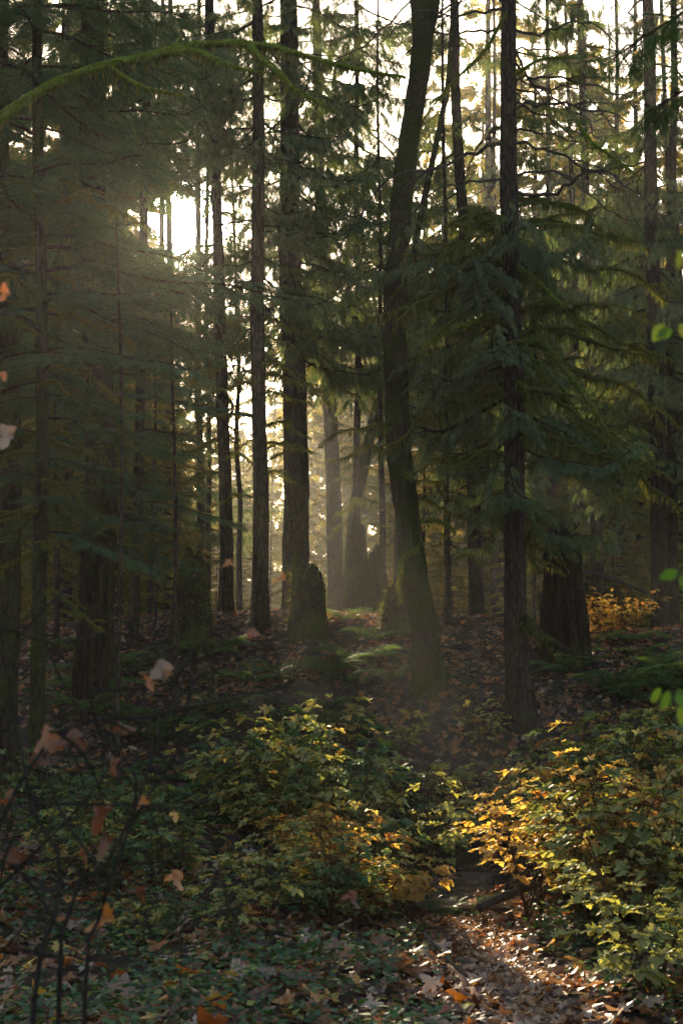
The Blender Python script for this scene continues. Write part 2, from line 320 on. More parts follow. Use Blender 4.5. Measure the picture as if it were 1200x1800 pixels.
# ------------------------------------------------------------------ foliage templates
def spray_template(n=8, L=1.0, Wd=0.42, w=0.055, droop=0.18, ang=48):
    """flat feathery spray along +x: narrow leaflets in pairs on a bending axis"""
    v, f = [], []
    ax = lambda t: np.array([L * t, 0, -droop * t * t])
    for i in range(n):
        t = (i + 0.3) / n
        ln = Wd * (math.sin(math.pi * min(1, 0.22 + 0.80 * t)) ** 0.8)
        for s in (-1, 1):
            a = math.radians(ang - 14 * t); d = np.array([math.cos(a), s * math.sin(a), -0.18])
            o = ax(t + (0.04 if s > 0 else 0)); p = np.array([-d[1], d[0], 0])
            k = len(v)
            v += [o, o + d * ln * 0.45 + p * w, o + d * ln, o + d * ln * 0.45 - p * w]; f += [[k, k + 1, k + 2, k + 3]]
    k = len(v); v += [ax(0) + [0, -.012, 0], ax(.5) + [0, w * .6, 0], ax(1.1), ax(.5) - [0, w * .6, 0]]; f.append([k, k + 1, k + 2, k + 3])
    return np.array(v, float), np.array(f)
SP_CEDAR = spray_template(8, 1.0, 0.40, 0.036, 0.30, 40)
SP_HEM = spray_template(10, 1.0, 0.32, 0.028, 0.14, 58)
SP_FAR = spray_template(4, 1.0, 0.55, 0.11, 0.2, 45)

def limb_curve(L, kind, rng, n=14):
    t = np.linspace(0, 1, n); x = L * t
    w1, w2 = rng.uniform(-.10, .10), rng.uniform(-.06, .06)
    y = L * (w1 * np.sin(t * 3.0) + w2 * np.sin(t * 7))
    if kind == 'cedar': z = L * (-rng.uniform(.12, .34) * np.sin(t * 2.2) + rng.uniform(.05, .25) * t ** 3 + 0.02 * np.sin(t * 11 + rng.uniform(0, 6)))
    elif kind == 'hemlock': z = L * (rng.uniform(-.06, .10) * t - rng.uniform(.14, .30) * t ** 2.2 + 0.015 * np.sin(t * 9))
    else:
        z = L * (rng.uniform(-.05, .22) * np.sin(t * 2.5) - rng.uniform(0.1, .60) * t ** 2 + .05 * np.sin(t * 8 + rng.uniform(0, 6)) * (.3 + t) + np.cumsum(rng.normal(0, .018, n)))
        y = y + L * np.cumsum(rng.normal(0, .022, n))
    return np.stack([x, y, z], -1)

def make_bough(kind, seed, L=3.0):
    """a bough: woody limb with side twigs, and the sprays that hang on them"""
    g = np.random.default_rng(seed)
    C = limb_curve(L, kind, g); wood = MB(); fol = MB()
    tube(wood, C, np.linspace(0.034, 0.006, len(C)), 6)
    pos, dirs, ups, sc = [], [], [], []
    nb = 24 if kind == 'cedar' else 30
    tt = np.linspace(0, 1, len(C))
    for i in range(nb):
        t = 0.14 + 0.86 * (i + g.uniform(0, .6)) / nb; t = min(t, 0.995)
        o = np.array([np.interp(t, tt, C[:, k]) for k in range(3)])
        s = 1 if i % 2 else -1
        ln = L * (0.36 * (1 - t) ** 0.75 + 0.09) * g.uniform(.65, 1.15)
        if t < 0.3: ln *= g.uniform(.35, .8)
        a = math.radians(g.uniform(42, 72)) * s
        m = 6; u = np.linspace(0, 1, m)
        sag = g.uniform(.25, .65) if kind == 'cedar' else g.uniform(.10, .32)
        Q = o + np.stack([ln * u * math.cos(a), ln * u * math.sin(a), -sag * ln * u ** 1.7], -1)
        tube(wood, Q, np.linspace(0.009, 0.003, m), 3, cap=False)
        ns = max(3, int(ln / (0.105 if kind == 'cedar' else 0.085)))
        for q in range(ns):
            uu = (q + g.uniform(0.3, 1)) / ns
            p = np.array([np.interp(uu, u, Q[:, k]) for k in range(3)]); d0 = unit(Q[-1] - o)
            for s2 in (-1, 1):
                if g.uniform() < (0.36 if kind == 'cedar' else .2): continue
                b_ = math.radians(g.uniform(20, 60)) * s2 * (1 - .5 * uu)
                d = np.array([d0[0] * math.cos(b_) - d0[1] * math.sin(b_), d0[0] * math.sin(b_) + d0[1] * math.cos(b_), d0[2]])
                d[2] -= g.uniform(.25, .95) if kind == 'cedar' else g.uniform(-.02, .35)
                pos.append(p); dirs.append(d)
                ups.append([g.normal(0, .45), g.normal(0, .45), 1.0] if kind == 'cedar' else [g.normal(0, .16), g.normal(0, .16), 1.0])
                sc.append(g.uniform(.20, .42) * (1.05 - .3 * t) * (1.0 if kind == 'cedar' else 0.86))
    T = SP_CEDAR if kind == 'cedar' else SP_HEM
    scatter(fol, T[0], T[1], np.array(pos), frames(np.array(dirs), np.array(ups)), np.array(sc))
    return wood.mesh('bough_limb', 'bark_mossy' if kind == 'cedar' else 'bark'), fol.mesh('bough_foliage', kind), C

def moss_fringe(mb, C, rad, g, dens=60, ln=(.03, .16)):
    """ragged tufts of moss on a limb: short upright tufts and longer hanging strands"""
    S = np.concatenate([[0], np.cumsum(np.linalg.norm(np.diff(C, axis=0), axis=1))])
    n = int(dens * S[-1]); s = g.uniform(0, S[-1], n)
    p = np.stack([np.interp(s, S, C[:, k]) for k in range(3)], -1); r = np.interp(s, S, rad)
    th = g.uniform(0, 2 * np.pi, n); hang = g.uniform(size=n) < .62
    th = np.where(hang, -np.pi / 2 + g.normal(0, .8, n), th)
    T = unit(np.stack([np.interp(s, S, np.gradient(C[:, k])) for k in range(3)], -1))
    H = unit(np.cross(T, np.array([0, 0, 1.0]) + 1e-3)); V = np.cross(H, T)
    nn = np.cos(th)[:, None] * H + np.sin(th)[:, None] * np.where(V[:, 2:3] < 0, -V, V)
    o = p + nn * r[:, None] * 0.8
    l = np.where(hang, g.uniform(ln[0], ln[1], n) * g.uniform(.4, 1.3, n), g.uniform(.015, .04, n)) * np.interp(s / S[-1], [0, .15, .8, 1], [.7, 1, .9, .4])
    d = unit(nn * .5 + np.where(hang[:, None], np.array([0, 0, -1.0]), nn * .5) + g.normal(0, .22, (n, 3)))
    w = g.uniform(.006, .018, n)
    e = unit(T + g.normal(0, .5, (n, 3)))
    v = np.stack([o - e * w[:, None], o + e * w[:, None], o + d * l[:, None] * .6 + e * w[:, None] * .55, o + d * l[:, None]], 1)
    f = np.array([[0, 1, 2, 3]])[None] + (np.arange(n) * 4)[:, None, None]
    mb.add(v.reshape(-1, 3), f.reshape(-1, 4))

def make_limb(seed, L=2.2, mossy=True):
    """bare lower limb, crooked, with side spurs; moss hangs from it"""
    g = np.random.default_rng(seed); C = limb_curve(L, 'dead', g, 18); wood = MB(); mo = MB()
    ra = np.linspace(0.030, 0.007, len(C)); tube(wood, C, ra, 6)
    lump = np.interp(np.linspace(0, 1, len(C)), [0, .2, .7, 1], [1.2, 1.6, 1.7, 1.2]) * (1 + .3 * np.sin(np.arange(len(C)) * 1.9 + seed))
    if mossy:
        tube(mo, C + [0, 0, .010], ra * lump + 0.006, 7, rad=lambda th, s: 1 + .22 * np.sin(5 * th + 9 * s) + .18 * np.sin(3 * th - 21 * s))
        moss_fringe(mo, C, ra * lump + .006, g, 130, (.03, .30))
    for k in range(5):
        i0 = int(g.integers(4, len(C) - 2)); s = g.choice([-1, 1]); l = L * g.uniform(.12, .38); u = np.linspace(0, 1, 7)
        a = math.radians(g.uniform(30, 65)) * s
        Q = C[i0] + np.stack([l * u * math.cos(a), l * u * math.sin(a), l * (g.uniform(-.1, .3) * u - g.uniform(.2, .7) * u ** 2)], -1)
        tube(wood, Q, np.linspace(ra[i0] * .6, .003, 7), 4)
        if mossy:
            tube(mo, Q + [0, 0, .004], np.linspace(ra[i0] * .9 + .004, .006, 7), 5); moss_fringe(mo, Q, np.linspace(.014, .006, 7), g, 80, (.03, .12))
    return wood.mesh('bare_limb', 'twig' if not mossy else 'moss_wood'), (mo.mesh('limb_moss', 'moss') if mossy else None), C

BOUGH = {'cedar': [make_bough('cedar', 100 + k) for k in range(8)], 'hemlock': [make_bough('hemlock', 200 + k) for k in range(6)],
         'moss': [make_limb(300 + k) for k in range(7)], 'dead': [make_limb(400 + k, 2.6, False) for k in range(5)]}
BASEL = {'cedar': 3.0, 'hemlock': 3.0, 'moss': 2.2, 'dead': 2.6}

# ------------------------------------------------------------------ trees
def trunk_mesh(path, r0, mat, seed, flare=0.8, step=0.22, seg=18, top_r=0.25, relief=.045, fl_h=0.45):
    g = np.random.default_rng(seed); C = resample(path, step)
    s = np.concatenate([[0], np.cumsum(np.linalg.norm(np.diff(C, axis=0), axis=1))]); q = s / s[-1]
    C = C + np.stack([.02 * np.sin(s * .8 + seed), .02 * np.cos(s * .7 + seed), 0 * s], -1) * np.clip(s - .9, 0, 1)[:, None]
    r = r0 * (1 - (1 - top_r) * q)
    k, ph = int(g.integers(4, 7)), g.uniform(0, 6)
    def rad(th, ss):
        fl = flare * np.exp(-np.maximum(ss - .7, 0) / fl_h)
        lob = 1 + fl * (.62 + .38 * np.cos(k * th + ph + .4 * np.sin(ss * 2)))
        return lob * (1 + relief * np.sin(7 * th + 1.3 * np.sin(ss * 1.1 + ph)) + relief * .8 * np.sin(11 * th - ss * .9 + ph) + relief * .7 * np.sin(ss * 2.7 + 3 * th) + relief * .5 * np.sin(ss * 9.1 + 5 * th + ph))
    mb = MB(); tube(mb, C, r, seg, rad=rad)
    return mb.mesh('trunk', mat, True), C

NB = [0]
def add_bough(tree, base, p, az, kind, length, pitch=0.0, check=True, var=None):
    lib = BOUGH[kind]; k = int(R.integers(len(lib))) if var is None else var % len(lib)
    w, f, C = lib[k]; s = length / BASEL[kind]
    mtx = TRS(np.asarray(p) - base, az, -pitch, U(-.15, .15), (s, s * U(.8, 1.15), s * U(.85, 1.2)))
    if check:
        ends = np.array([C[int(len(C) * a)] for a in (.2, .4, .6, .8, .99)])
        Wd = np.array([(mtx @ Vector(e))[:] for e in ends]) + base
        sl = 0.0 if kind in ('moss', 'dead') else 0.10
        if in_corridor(Wd, sl): return None
    bo = ob('branch', w, tree, mtx)
    if f is not None: tag(ob('moss' if kind == 'moss' else 'foliage', f, bo), kind='stuff')
    NB[0] += 1
    return bo

def tree(px_path, D, wpx, label, zones, name='conifer_tree', mat='bark', H=30.0, flare=.8, seed=1, top_r=.25, seg=18, group=None, cat='tree', step=.22, fl_h=.45, relief=.045):
    """px_path: trunk centre line in photo pixels (base first); the trunk stands on the ground at distance D"""
    pts = [W(x, y, D) for x, y in px_path]
    b0 = pts[0].copy(); zg = G(b0[0], D); base = np.array([b0[0], D, zg])
    P = [np.array([b0[0] - (pts[1][0] - b0[0]) * .02, D, zg - .8])] + [p for p in pts[1:] if p[2] > zg + .6]
    d = unit(P[-1] - P[-2]); top = zg + H
    if P[-1][2] < top:
        d = unit(np.array([d[0] * .5, 0, abs(d[2])])); P.append(P[-1] + d * ((top - P[-1][2]) / d[2]))
    r0 = wpx / FPX * D / 2
    t = thing(name, base, label, cat, group)
    me, C = trunk_mesh([p - base for p in P], r0 * 1.12, mat, seed, flare, step, seg, top_r, relief, fl_h)
    ob('trunk', me, t)
    if D < 30 and wpx > 14:
        mf = MB(); sel = C[:, 2] < 14; rr = r0 * 1.12 * np.linspace(1, 1 - (1 - top_r) * sel.mean(), sel.sum()); moss_fringe(mf, C[sel], rr * 1.12, np.random.default_rng(seed), 110 if mat != 'bark' else 45, (.02, .09)); tag(ob('moss', mf.mesh('moss', 'moss'), t), kind='stuff')
    at = lambda z: np.array([np.interp(z, C[:, 2] + zg, C[:, 0]) + base[0], D, z])
    zy = lambda y: W(600, y, D)[2]
    for zo in zones:
        kind, ya, yb, n, l0, l1 = zo[:6]; azs = zo[6] if len(zo) > 6 else None
        za, zb = zy(ya), (zy(yb) if yb is not None else top - 1.0)
        for k in range(n):
            z = za + (zb - za) * (k + U(0, 1)) / n
            z = max(z, zg + .5)
            if azs == 'side':
                az = math.radians(U(-38, 218))
            elif isinstance(azs, tuple): az = math.radians(U(*azs))
            else: az = k * 2.4 + U(-.5, .5)
            cr = np.clip((top - z) / 9, .3, 1)
            add_bough(t, base, at(z), az, kind, U(l0, l1) * cr, U(-.12, .12))
    return t, base, at

HI = lambda kind, n, l0=2.0, l1=3.2, y=-60: (kind, y, None, n, l0, l1)
T = {}
# ---- right half
T['cedar'] = tree([(913, 1185), (906, 1000), (900, 600), (895, 300), (893, 0)], 22, 37, 'tall cedar with mossy drooping limbs, in front of the broad dark stump',
    [('moss', 900, 330, 22, 1.2, 2.4, 'side'), ('cedar', 900, 700, 9, 1.3, 2.2), ('cedar', 720, 350, 15, 1.8, 3.0, 'side'), ('cedar', 620, 370, 5, 1.6, 2.2, (-150, -30)), ('moss', 800, 380, 12, 1.6, 2.8, (-170, 20)), ('dead', 340, -40, 22, 1.6, 3.0, 'side'), ('cedar', 300, -40, 5, 1.2, 2.0, 'side'), HI('cedar', 14)], H=27, seed=3, flare=1.0, seg=24, step=.15)
tm, tmb, tma = tree([(752, 1190), (748, 1120), (730, 1020), (712, 900), (700, 780), (694, 600), (700, 450), (712, 300), (722, 210), (736, 120), (742, 60)], 23, 38, 'leaning maple with moss on its brown trunk, forking near the top of the picture',
    [('moss', 960, 700, 9, .5, 1.4, 'side'), ('moss', 640, 120, 4, .6, 1.5, 'side')], 'maple_tree', 'maple_bark', H=13.6, seed=5, flare=.8, top_r=.8, seg=28, step=.10, fl_h=.7, relief=.085)
b = MB(); fk = [W(742, 70, 23), W(738, 20, 23), W(728, -60, 23), W(722, -220, 23.3), W(700, -420, 23.8)]; tube(b, resample([p - tmb for p in fk], .15), np.linspace(.17, .06, len(resample(fk, .15))), 14, rad=lambda th, s: 1 + .05 * np.sin(5 * th + 4 * s)); ob('branch', b.mesh('fork', 'maple_bark', True), tm)
b = MB(); fk = [W(742, 75, 23), W(756, 15, 22.9), W(768, -60, 22.8), W(790, -220, 22.7), W(800, -420, 22.6)]; tube(b, resample([p - tmb for p in fk], .15), np.linspace(.16, .06, len(resample(fk, .15))), 14, rad=lambda th, s: 1 + .05 * np.sin(5 * th + 4 * s)); ob('branch', b.mesh('fork', 'maple_bark', True), tm)
tree([(835, 1085), (834, 900), (826, 700), (814, 400), (803, 200), (797, 0)], 33, 24, 'straight hazy conifer just left of the tall mossy cedar', [('cedar', 900, 350, 20, 1.6, 2.8), ('moss', 900, 500, 8, 1., 2.), ('cedar', 340, -40, 8, 1.2, 2.2, 'side'), HI('cedar', 10)], seed=7)
tree([(786, 1075), (786, 900), (784, 600), (782, 420)], 27, 11, 'slender young conifer between the leaning maple and the hazy conifer', [('cedar', 980, 420, 17, .9, 1.9), ('moss', 1030, 500, 13, .6, 1.5)], H=14, seed=8, flare=.5, seg=10)
tree([(700, 1075), (705, 800), (722, 500), (745, 360), (775, 210), (792, 60)], 31, 15, 'thin curving trunk slanting right behind the leaning maple', [('cedar', 520, 80, 8, .9, 1.8), ('dead', 500, 0, 6, 1, 2)], mat='bark_mossy', H=24, seed=9, flare=.4, seg=12)
tree([(1160, 1075), (1157, 900), (1150, 600), (1143, 300), (1137, 0)], 29, 28, 'thick dark conifer trunk near the right edge, left one of a close pair', [('cedar', 850, 420, 24, 1.8, 3.0), ('moss', 850, 350, 9, 1.2, 2.4, 'side'), ('cedar', 420, 150, 9, 1.4, 2.2, 'side'), ('dead', 330, -40, 9, 1.5, 2.5, 'side'), HI('cedar', 12)], seed=10, seg=22)
tree([(1182, 1072), (1180, 900), (1178, 600), (1180, 300), (1184, 0)], 30.5, 17, 'slimmer dark conifer trunk at the right edge, right one of a close pair', [('cedar', 820, 300, 18, 1.6, 2.6), ('cedar', 250, -30, 6, 1.2, 2.0, 'side'), HI('cedar', 10)], seed=11)
tree([(1048, 1040), (1044, 800), (1036, 500), (1024, 200), (1018, 0)], 38, 20, 'hazy conifer trunk standing behind the broad dark stump', [('cedar', 900, 330, 24, 1.8, 3.2), ('dead', 330, -40, 8, 1.5, 2.5), ('cedar', 330, -30, 7, 1.2, 2.2), HI('cedar', 10)], seed=12)
tree([(868, 1040), (868, 500), (868, 0)], 54, 13, 'thin pale distant trunk beside the top of the mossy cedar', [('cedar', 620, 260, 12, 1.8, 3.0), ('cedar', 260, -20, 7, 1., 1.8), HI('cedar', 8)], seed=13, seg=10, H=34)
tree([(1088, 1040), (1085, 500), (1082, 0)], 50, 13, 'slim hazy trunk left of the dark pair at the right edge', [('cedar', 850, 260, 18, 2., 3.4), ('dead', 260, -20, 7, 1.5, 2.5), HI('cedar', 8)], seed=14, seg=10, H=34)
tree([(1122, 1040), (1118, 500), (1115, 0)], 56, 15, 'faint distant trunk close behind the dark pair at the right edge', [('cedar', 850, 300, 18, 2., 3.4), HI('cedar', 8)], seed=15, seg=10, H=36)
tree([(968, 1040), (966, 500), (960, 0)], 44, 13, 'slender hazy conifer showing above the broad dark stump', [('cedar', 950, 330, 22, 1.8, 3.0), ('dead', 300, -20, 6, 1.2, 2), HI('cedar', 8)], seed=16, seg=10, H=32)
# ---- centre
tree([(523, 1060), (520, 900), (517, 700), (511, 450), (508, 200), (508, 0)], 29, 43, 'stout straight conifer rising behind the mossy nurse stump', [('cedar', 620, 100, 44, 1.8, 3.3), ('moss', 860, 500, 13, .8, 1.8, 'side'), ('cedar', 100, -60, 6, 2, 3), HI('cedar', 14)], seed=17, flare=.45, seg=24, step=.15)
tree([(455, 1085), (457, 1000), (456, 800), (454, 500), (453, 200), (453, 0)], 26.5, 26, 'straight dark conifer with flared base left of the nurse stump', [('moss', 880, 560, 15, .7, 1.7, 'side'), ('cedar', 560, 0, 26, 1.3, 2.5, 'side'), ('dead', 500, 0, 8, 1.2, 2.2, 'side'), HI('cedar', 12)], seed=18, flare=.75, seg=22, step=.15)
tree([(397, 1080), (396, 900), (391, 650), (381, 400), (374, 200), (370, 0)], 28, 22, 'straight dark conifer just right of the glowing sun', [('moss', 860, 330, 20, .8, 1.8, 'side'), ('cedar', 600, 300, 16, 1.2, 2.3, 'side'), ('cedar', 260, -30, 14, 1.2, 2.6), HI('cedar', 12)], seed=19, flare=.6, seg=20, step=.15)
tree([(422, 1080), (420, 980), (423, 880), (417, 780), (420, 650), (414, 540)], 31, 10, 'thin wavy sapling trunk with a sunlit edge between two dark trunks', [('moss', 760, 560, 4, .5, 1.), ('cedar', 640, 300, 12, .8, 1.6)], H=13, seed=20, flare=.3, seg=10, name='sapling_tree')
tree([(367, 1080), (367, 900), (366, 700), (364, 500)], 39, 10, 'slim dark trunk in the haze left of the sunlit wavy sapling', [('cedar', 860, 440, 14, 1., 2.0), ('cedar', 460, -30, 24, 1.2, 2.4), HI('cedar', 8)], seed=21, seg=10)
tree([(352, 1080), (352, 900), (350, 700), (348, 500)], 44, 15, 'pale hazy trunk farther back, beside a slim dark trunk', [('cedar', 900, -20, 40, 1.3, 2.6), HI('cedar', 8)], seed=22, seg=12)
tree([(592, 1060), (586, 880), (580, 700), (566, 400), (556, 50)], 44, 27, 'broad pale trunk in the bright haze right of the stout conifer', [('cedar', 660, -20, 38, 2.2, 3.8), ('moss', 850, 600, 6, 1.2, 2.), HI('cedar', 10)], seed=23, seg=16, H=34)
tree([(606, 1050), (618, 930), (640, 820), (662, 720), (688, 600)], 39, 21, 'slanting hazy trunk leaning right in the bright gap', [('moss', 950, 640, 14, .8, 1.8), ('cedar', 600, 200, 12, 1.5, 2.6)], 'maple_tree', 'maple_bark', H=22, seed=24, flare=.4, seg=14)
tree([(671, 1060), (671, 900), (670, 780), (668, 600)], 33, 11, 'thin upright trunk close to the left side of the leaning maple', [('moss', 980, 640, 16, .6, 1.5), ('cedar', 700, 100, 20, 1.2, 2.3)], H=17, seed=25, flare=.35, seg=10)
tree([(628, 1060), (628, 500), (626, 100)], 36, 13, 'leafy conifer with its trunk hidden by drooping sprays, top centre', [('cedar', 680, -20, 44, 1.8, 3.1), HI('cedar', 8)], seed=26, seg=10)
# ---- left half
tree([(75, 1120), (74, 900), (70, 500), (70, 0)], 18, 26, 'mossy hemlock with feathery dark sprays near the left edge', [('hemlock', 950, 700, 10, 1.0, 1.8), ('hemlock', 700, 420, 17, 1.6, 2.9), ('hemlock', 420, -30, 20, 1.5, 2.6), ('moss', 1050, 300, 22, .7, 1.7), HI('hemlock', 12)], mat='bark_mossy', seed=27, flare=.5, seg=20, step=.15, H=22)
tree([(18, 1130), (18, 900), (10, 500), (2, 0)], 19.5, 42, 'thick mossy trunk cut by the left edge of the picture', [('moss', 1000, 250, 18, .9, 2.2), ('hemlock', 600, -30, 20, 1.6, 3.0), HI('hemlock', 10)], mat='bark_mossy', seed=28, flare=.5, seg=22, H=24)
tree([(174, 1095), (176, 900), (170, 600), (165, 300), (162, 0)], 22.5, 52, 'wide dark conifer with a flared base in the left shade', [('moss', 1000, 380, 18, .8, 1.9), ('hemlock', 980, 500, 20, 1.4, 2.4), ('cedar', 520, 0, 24, 1.8, 2.9), HI('cedar', 12)], mat='bark_mossy', seed=29, flare=.8, seg=24, step=.15)
tree([(236, 1080), (240, 900), (248, 650), (254, 400), (258, 100), (259, 0)], 25.5, 17, 'slim straight conifer just left of the glowing sun', [('moss', 720, 260, 11, .8, 1.8, 'side'), ('hemlock', 900, 560, 14, 1.2, 2.1), ('cedar', 620, -20, 26, 1.2, 2.4), HI('cedar', 10)], seed=30, flare=.5, seg=18, step=.18)
tree([(297, 1060), (297, 800), (298, 500), (297, 200)], 36, 14, 'hazy thin trunk below the sun, left of the mossy hump', [('cedar', 900, -20, 42, 1.4, 2.6), HI('cedar', 8)], seed=31, seg=10)
tree([(208, 1070), (210, 800), (214, 400), (216, 0)], 32, 15, 'dense leafy conifer in shade between the wide conifer and the sun', [('cedar', 950, -20, 46, 1.6, 2.8), HI('cedar', 12)], seed=41, seg=12)
tree([(120, 1070), (121, 600), (124, 0)], 34, 17, 'bushy dark conifer behind the thin stem at left', [('cedar', 950, -20, 44, 1.7, 2.9), HI('cedar', 12)], seed=42, seg=12)
tree([(284, 1070), (285, 600), (287, 0)], 46, 14, 'leafy hazy conifer right behind the glowing sun gap', [('cedar', 900, 440, 22, 1.6, 2.8), ('cedar', 330, -20, 18, 1.6, 2.8), HI('cedar', 10)], seed=43, seg=10, H=33)
tree([(102, 1100), (101, 800), (104, 500), (110, 200)], 25, 9, 'thin dark stem between the mossy hemlock and the wide conifer', [('hemlock', 900, 100, 22, 1., 2.), ('moss', 1000, 500, 8, .8, 1.5)], seed=32, seg=10, H=16)
tree([(312, 1100), (311, 950), (308, 800), (300, 600)], 21, 10, 'small hemlock with hanging sprays below the sun', [('hemlock', 1000, 620, 16, .7, 1.4), ('moss', 900, 560, 9, .6, 1.3)], H=7.5, seed=33, seg=10, name='young_hemlock_tree')
tree([(215, 1110), (214, 900), (210, 650), (205, 450)], 17.2, 10, 'young hemlock with flat feathery layers in front of the wide conifer', [('hemlock', 900, 640, 9, .6, 1.2), ('hemlock', 640, 400, 13, 1., 1.9), ('moss', 1000, 600, 7, .7, 1.3)], H=7.5, seed=34, seg=10, name='young_hemlock_tree')
# a neighbour tree just outside the frame on the right whose bough hangs into the top corner
tr, trb, tra = tree([(1900, 1900), (1900, 900), (1900, 0)], 6.0, 150, 'hanging evergreen bough, blurred, in the top right corner', [], seed=35, H=14)
for z, az, l in ((4.95, 172, 1.95), (5.1, 178, 1.85), (5.4, 164, 2.1)):
    add_bough(tr, trb, tra(z), math.radians(az), 'hemlock', l, .02, check=False)

# ---- the big mossy arching limb of the upper left
def path_limb(parent, base, pts, r0, r1, mat='moss_wood', mossd=70, ln=(.04, .2), seg=10, lump=.24, name='branch'):
    C = resample([np.asarray(p) - base for p in pts], .08); r = np.interp(np.linspace(0, 1, len(C)), [0, .3, 1], [r0, (r0 * .8 + r1 * .2), r1])
    b = MB(); tube(b, C, r, seg, rad=lambda th, s: 1 + lump * np.sin(5 * th + 7 * s) * np.sin(3.3 * s) + lump * .8 * np.sin(3 * th - 11 * s)); o = ob(name, b.mesh('limb', mat, True), parent)
    if mossd:
        m = MB(); moss_fringe(m, C, r, np.random.default_rng(len(C)), mossd, ln); tag(ob('moss', m.mesh('moss', 'moss'), o), kind='stuff')
    return o
DA = 16.0
ta = thing('arching_limb_tree', (W(-120, 1130, DA)[0], DA, G(W(-120, 1130, DA)[0], DA)), 'maple beyond the left edge whose green mossy limb arches across the top', 'tree')
tab = np.array(ta.location)
me, _ = trunk_mesh([np.array([0, 0, -.2]), np.array([.1, 0, 4]), W(-90, 300, DA) - tab, W(-60, -200, DA) - tab], .24, 'bark_mossy', 61); ob('trunk', me, ta)
path_limb(ta, tab, [W(-90, 300, DA), W(0, 210, DA), W(90, 150, DA), W(190, 113, DA), (W(240, 105, DA)), W(300, 86, DA), W(345, 79, DA), W(400, 76, DA), W(450, 78, DA), W(510, 90, DA), W(570, 108, DA), W(640, 124, DA), W(712, 136, DA + .5)], 0.067, 0.015, 'moss_limb', mossd=150)
path_limb(ta, tab, [W(250, 103, DA), W(300, 92, DA), W(350, 92, DA - .1), W(380, 106, DA - .2), W(420, 120, DA - .2), W(470, 128, DA - .2)], 0.061, 0.012, 'moss_limb', mossd=130)
path_limb(ta, tab, [W(440, 80, DA), W(455, 100, DA - .1), W(490, 128, DA - .2), W(515, 155, DA - .3), W(555, 178, DA - .3), W(590, 200, DA - .3)], 0.052, 0.012, 'moss_limb', mossd=170)
path_limb(ta, tab, [W(190, 112, DA), W(215, 134, DA), W(250, 152, DA), W(290, 162, DA), W(325, 168, DA)], 0.037, 0.008, 'moss_limb', mossd=120)
path_limb(ta, tab, [W(305, 84, DA), W(312, 72, DA), W(318, 62, DA)], 0.018, 0.008, 'moss_limb', mossd=60)

# specific mossy limbs on the cedar and maple
ct, cb, ca = T['cedar']; DC = 22
for k_, (pts, r0, r1) in enumerate((([(912, 600), (960, 610), (1000, 660), (1030, 700), (1075, 770)], .06, .018), ([(910, 470), (950, 500), (1010, 560), (1060, 590)], .045, .012), ([(885, 480), (850, 520), (800, 560), (735, 610)], .055, .015), ([(885, 540), (850, 560), (790, 580), (740, 612)], .05, .014),
                    ([(905, 400), (960, 395), (1010, 400), (1050, 425)], .04, .012), ([(908, 670), (926, 690), (930, 730), (922, 790)], .05, .05), ([(918, 1085), (945, 1115), (972, 1130), (1000, 1146)], .10, .05), ([(905, 130), (950, 105), (1010, 100), (1045, 95)], .03, .01),
                    ([(890, 20), (850, 90), (790, 150), (740, 215)], .03, .01), ([(1012, 210), (1040, 250), (1090, 285), (1130, 320)], .03, .012))):
    path_limb(ct, cb, [W(x, y, DC - .2 - (.06 if k_ in (5, 6) else .35) * k) for k, (x, y) in enumerate(pts)], r0, r1, {5: 'moss_wood', 6: 'moss_stump'}.get(k_, 'moss_limb' if k_ % 2 else 'moss_wood'), mossd=110)
path_limb(tm, tmb, [W(735, 915, 22.9), W(765, 915, 22.8), (W(790, 925, 22.7)), W(800, 940, 22.6)], .04, .02, mossd=90)
path_limb(tm, tmb, [W(735, 960, 22.8), W(706, 985, 22.7), W(702, 1020, 22.7), W(706, 1060, 22.7)], .035, .012, mossd=160)

# ------------------------------------------------------------------ distant trees in the haze
def make_crown(seed, H=30):
    g = np.random.default_rng(seed); m = MB(); pos, dr, up, sc = [], [], [], []
    for k in range(76):
        z = 2 + (H - 2.5) * (k + g.uniform()) / 76; L = g.uniform(1.7, 3.4) * np.clip((H - z) / 9, .12, 1); az = k * 2.4 + g.normal(0, .4)
        for q in range(int(23 * L / 2) + 4):
            t = g.uniform(.15, 1) ** .8; s = g.normal(0, .22 * L * (1.1 - t)); d = np.array([math.cos(az), math.sin(az), 0]); e = np.array([-d[1], d[0], 0])
            pos.append(d * L * t + e * s + [0, 0, z - .3 * L * t * t]); dr.append(d + e * np.sign(s) * .6 + [0, 0, -g.uniform(.2, .9)]); up.append([g.normal(0, .4), g.normal(0, .4), 1]); sc.append(g.uniform(.30, .66))
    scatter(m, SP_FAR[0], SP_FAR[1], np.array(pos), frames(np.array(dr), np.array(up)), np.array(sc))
    return m.mesh('far_crown', 'far')
CROWN = [make_crown(700 + k) for k in range(5)]
FT = []
for k in range(4):
    b = MB(); zz = np.linspace(-.5, 30, 16); tube(b, np.stack([.12 * np.sin(zz * .2 + k), .1 * np.cos(zz * .17 + k), zz], -1), np.linspace(.24, .05, 16), 9); FT.append(b.mesh('far_trunk', 'bark', True))
g = np.random.default_rng(21); placed = []; tries = 0
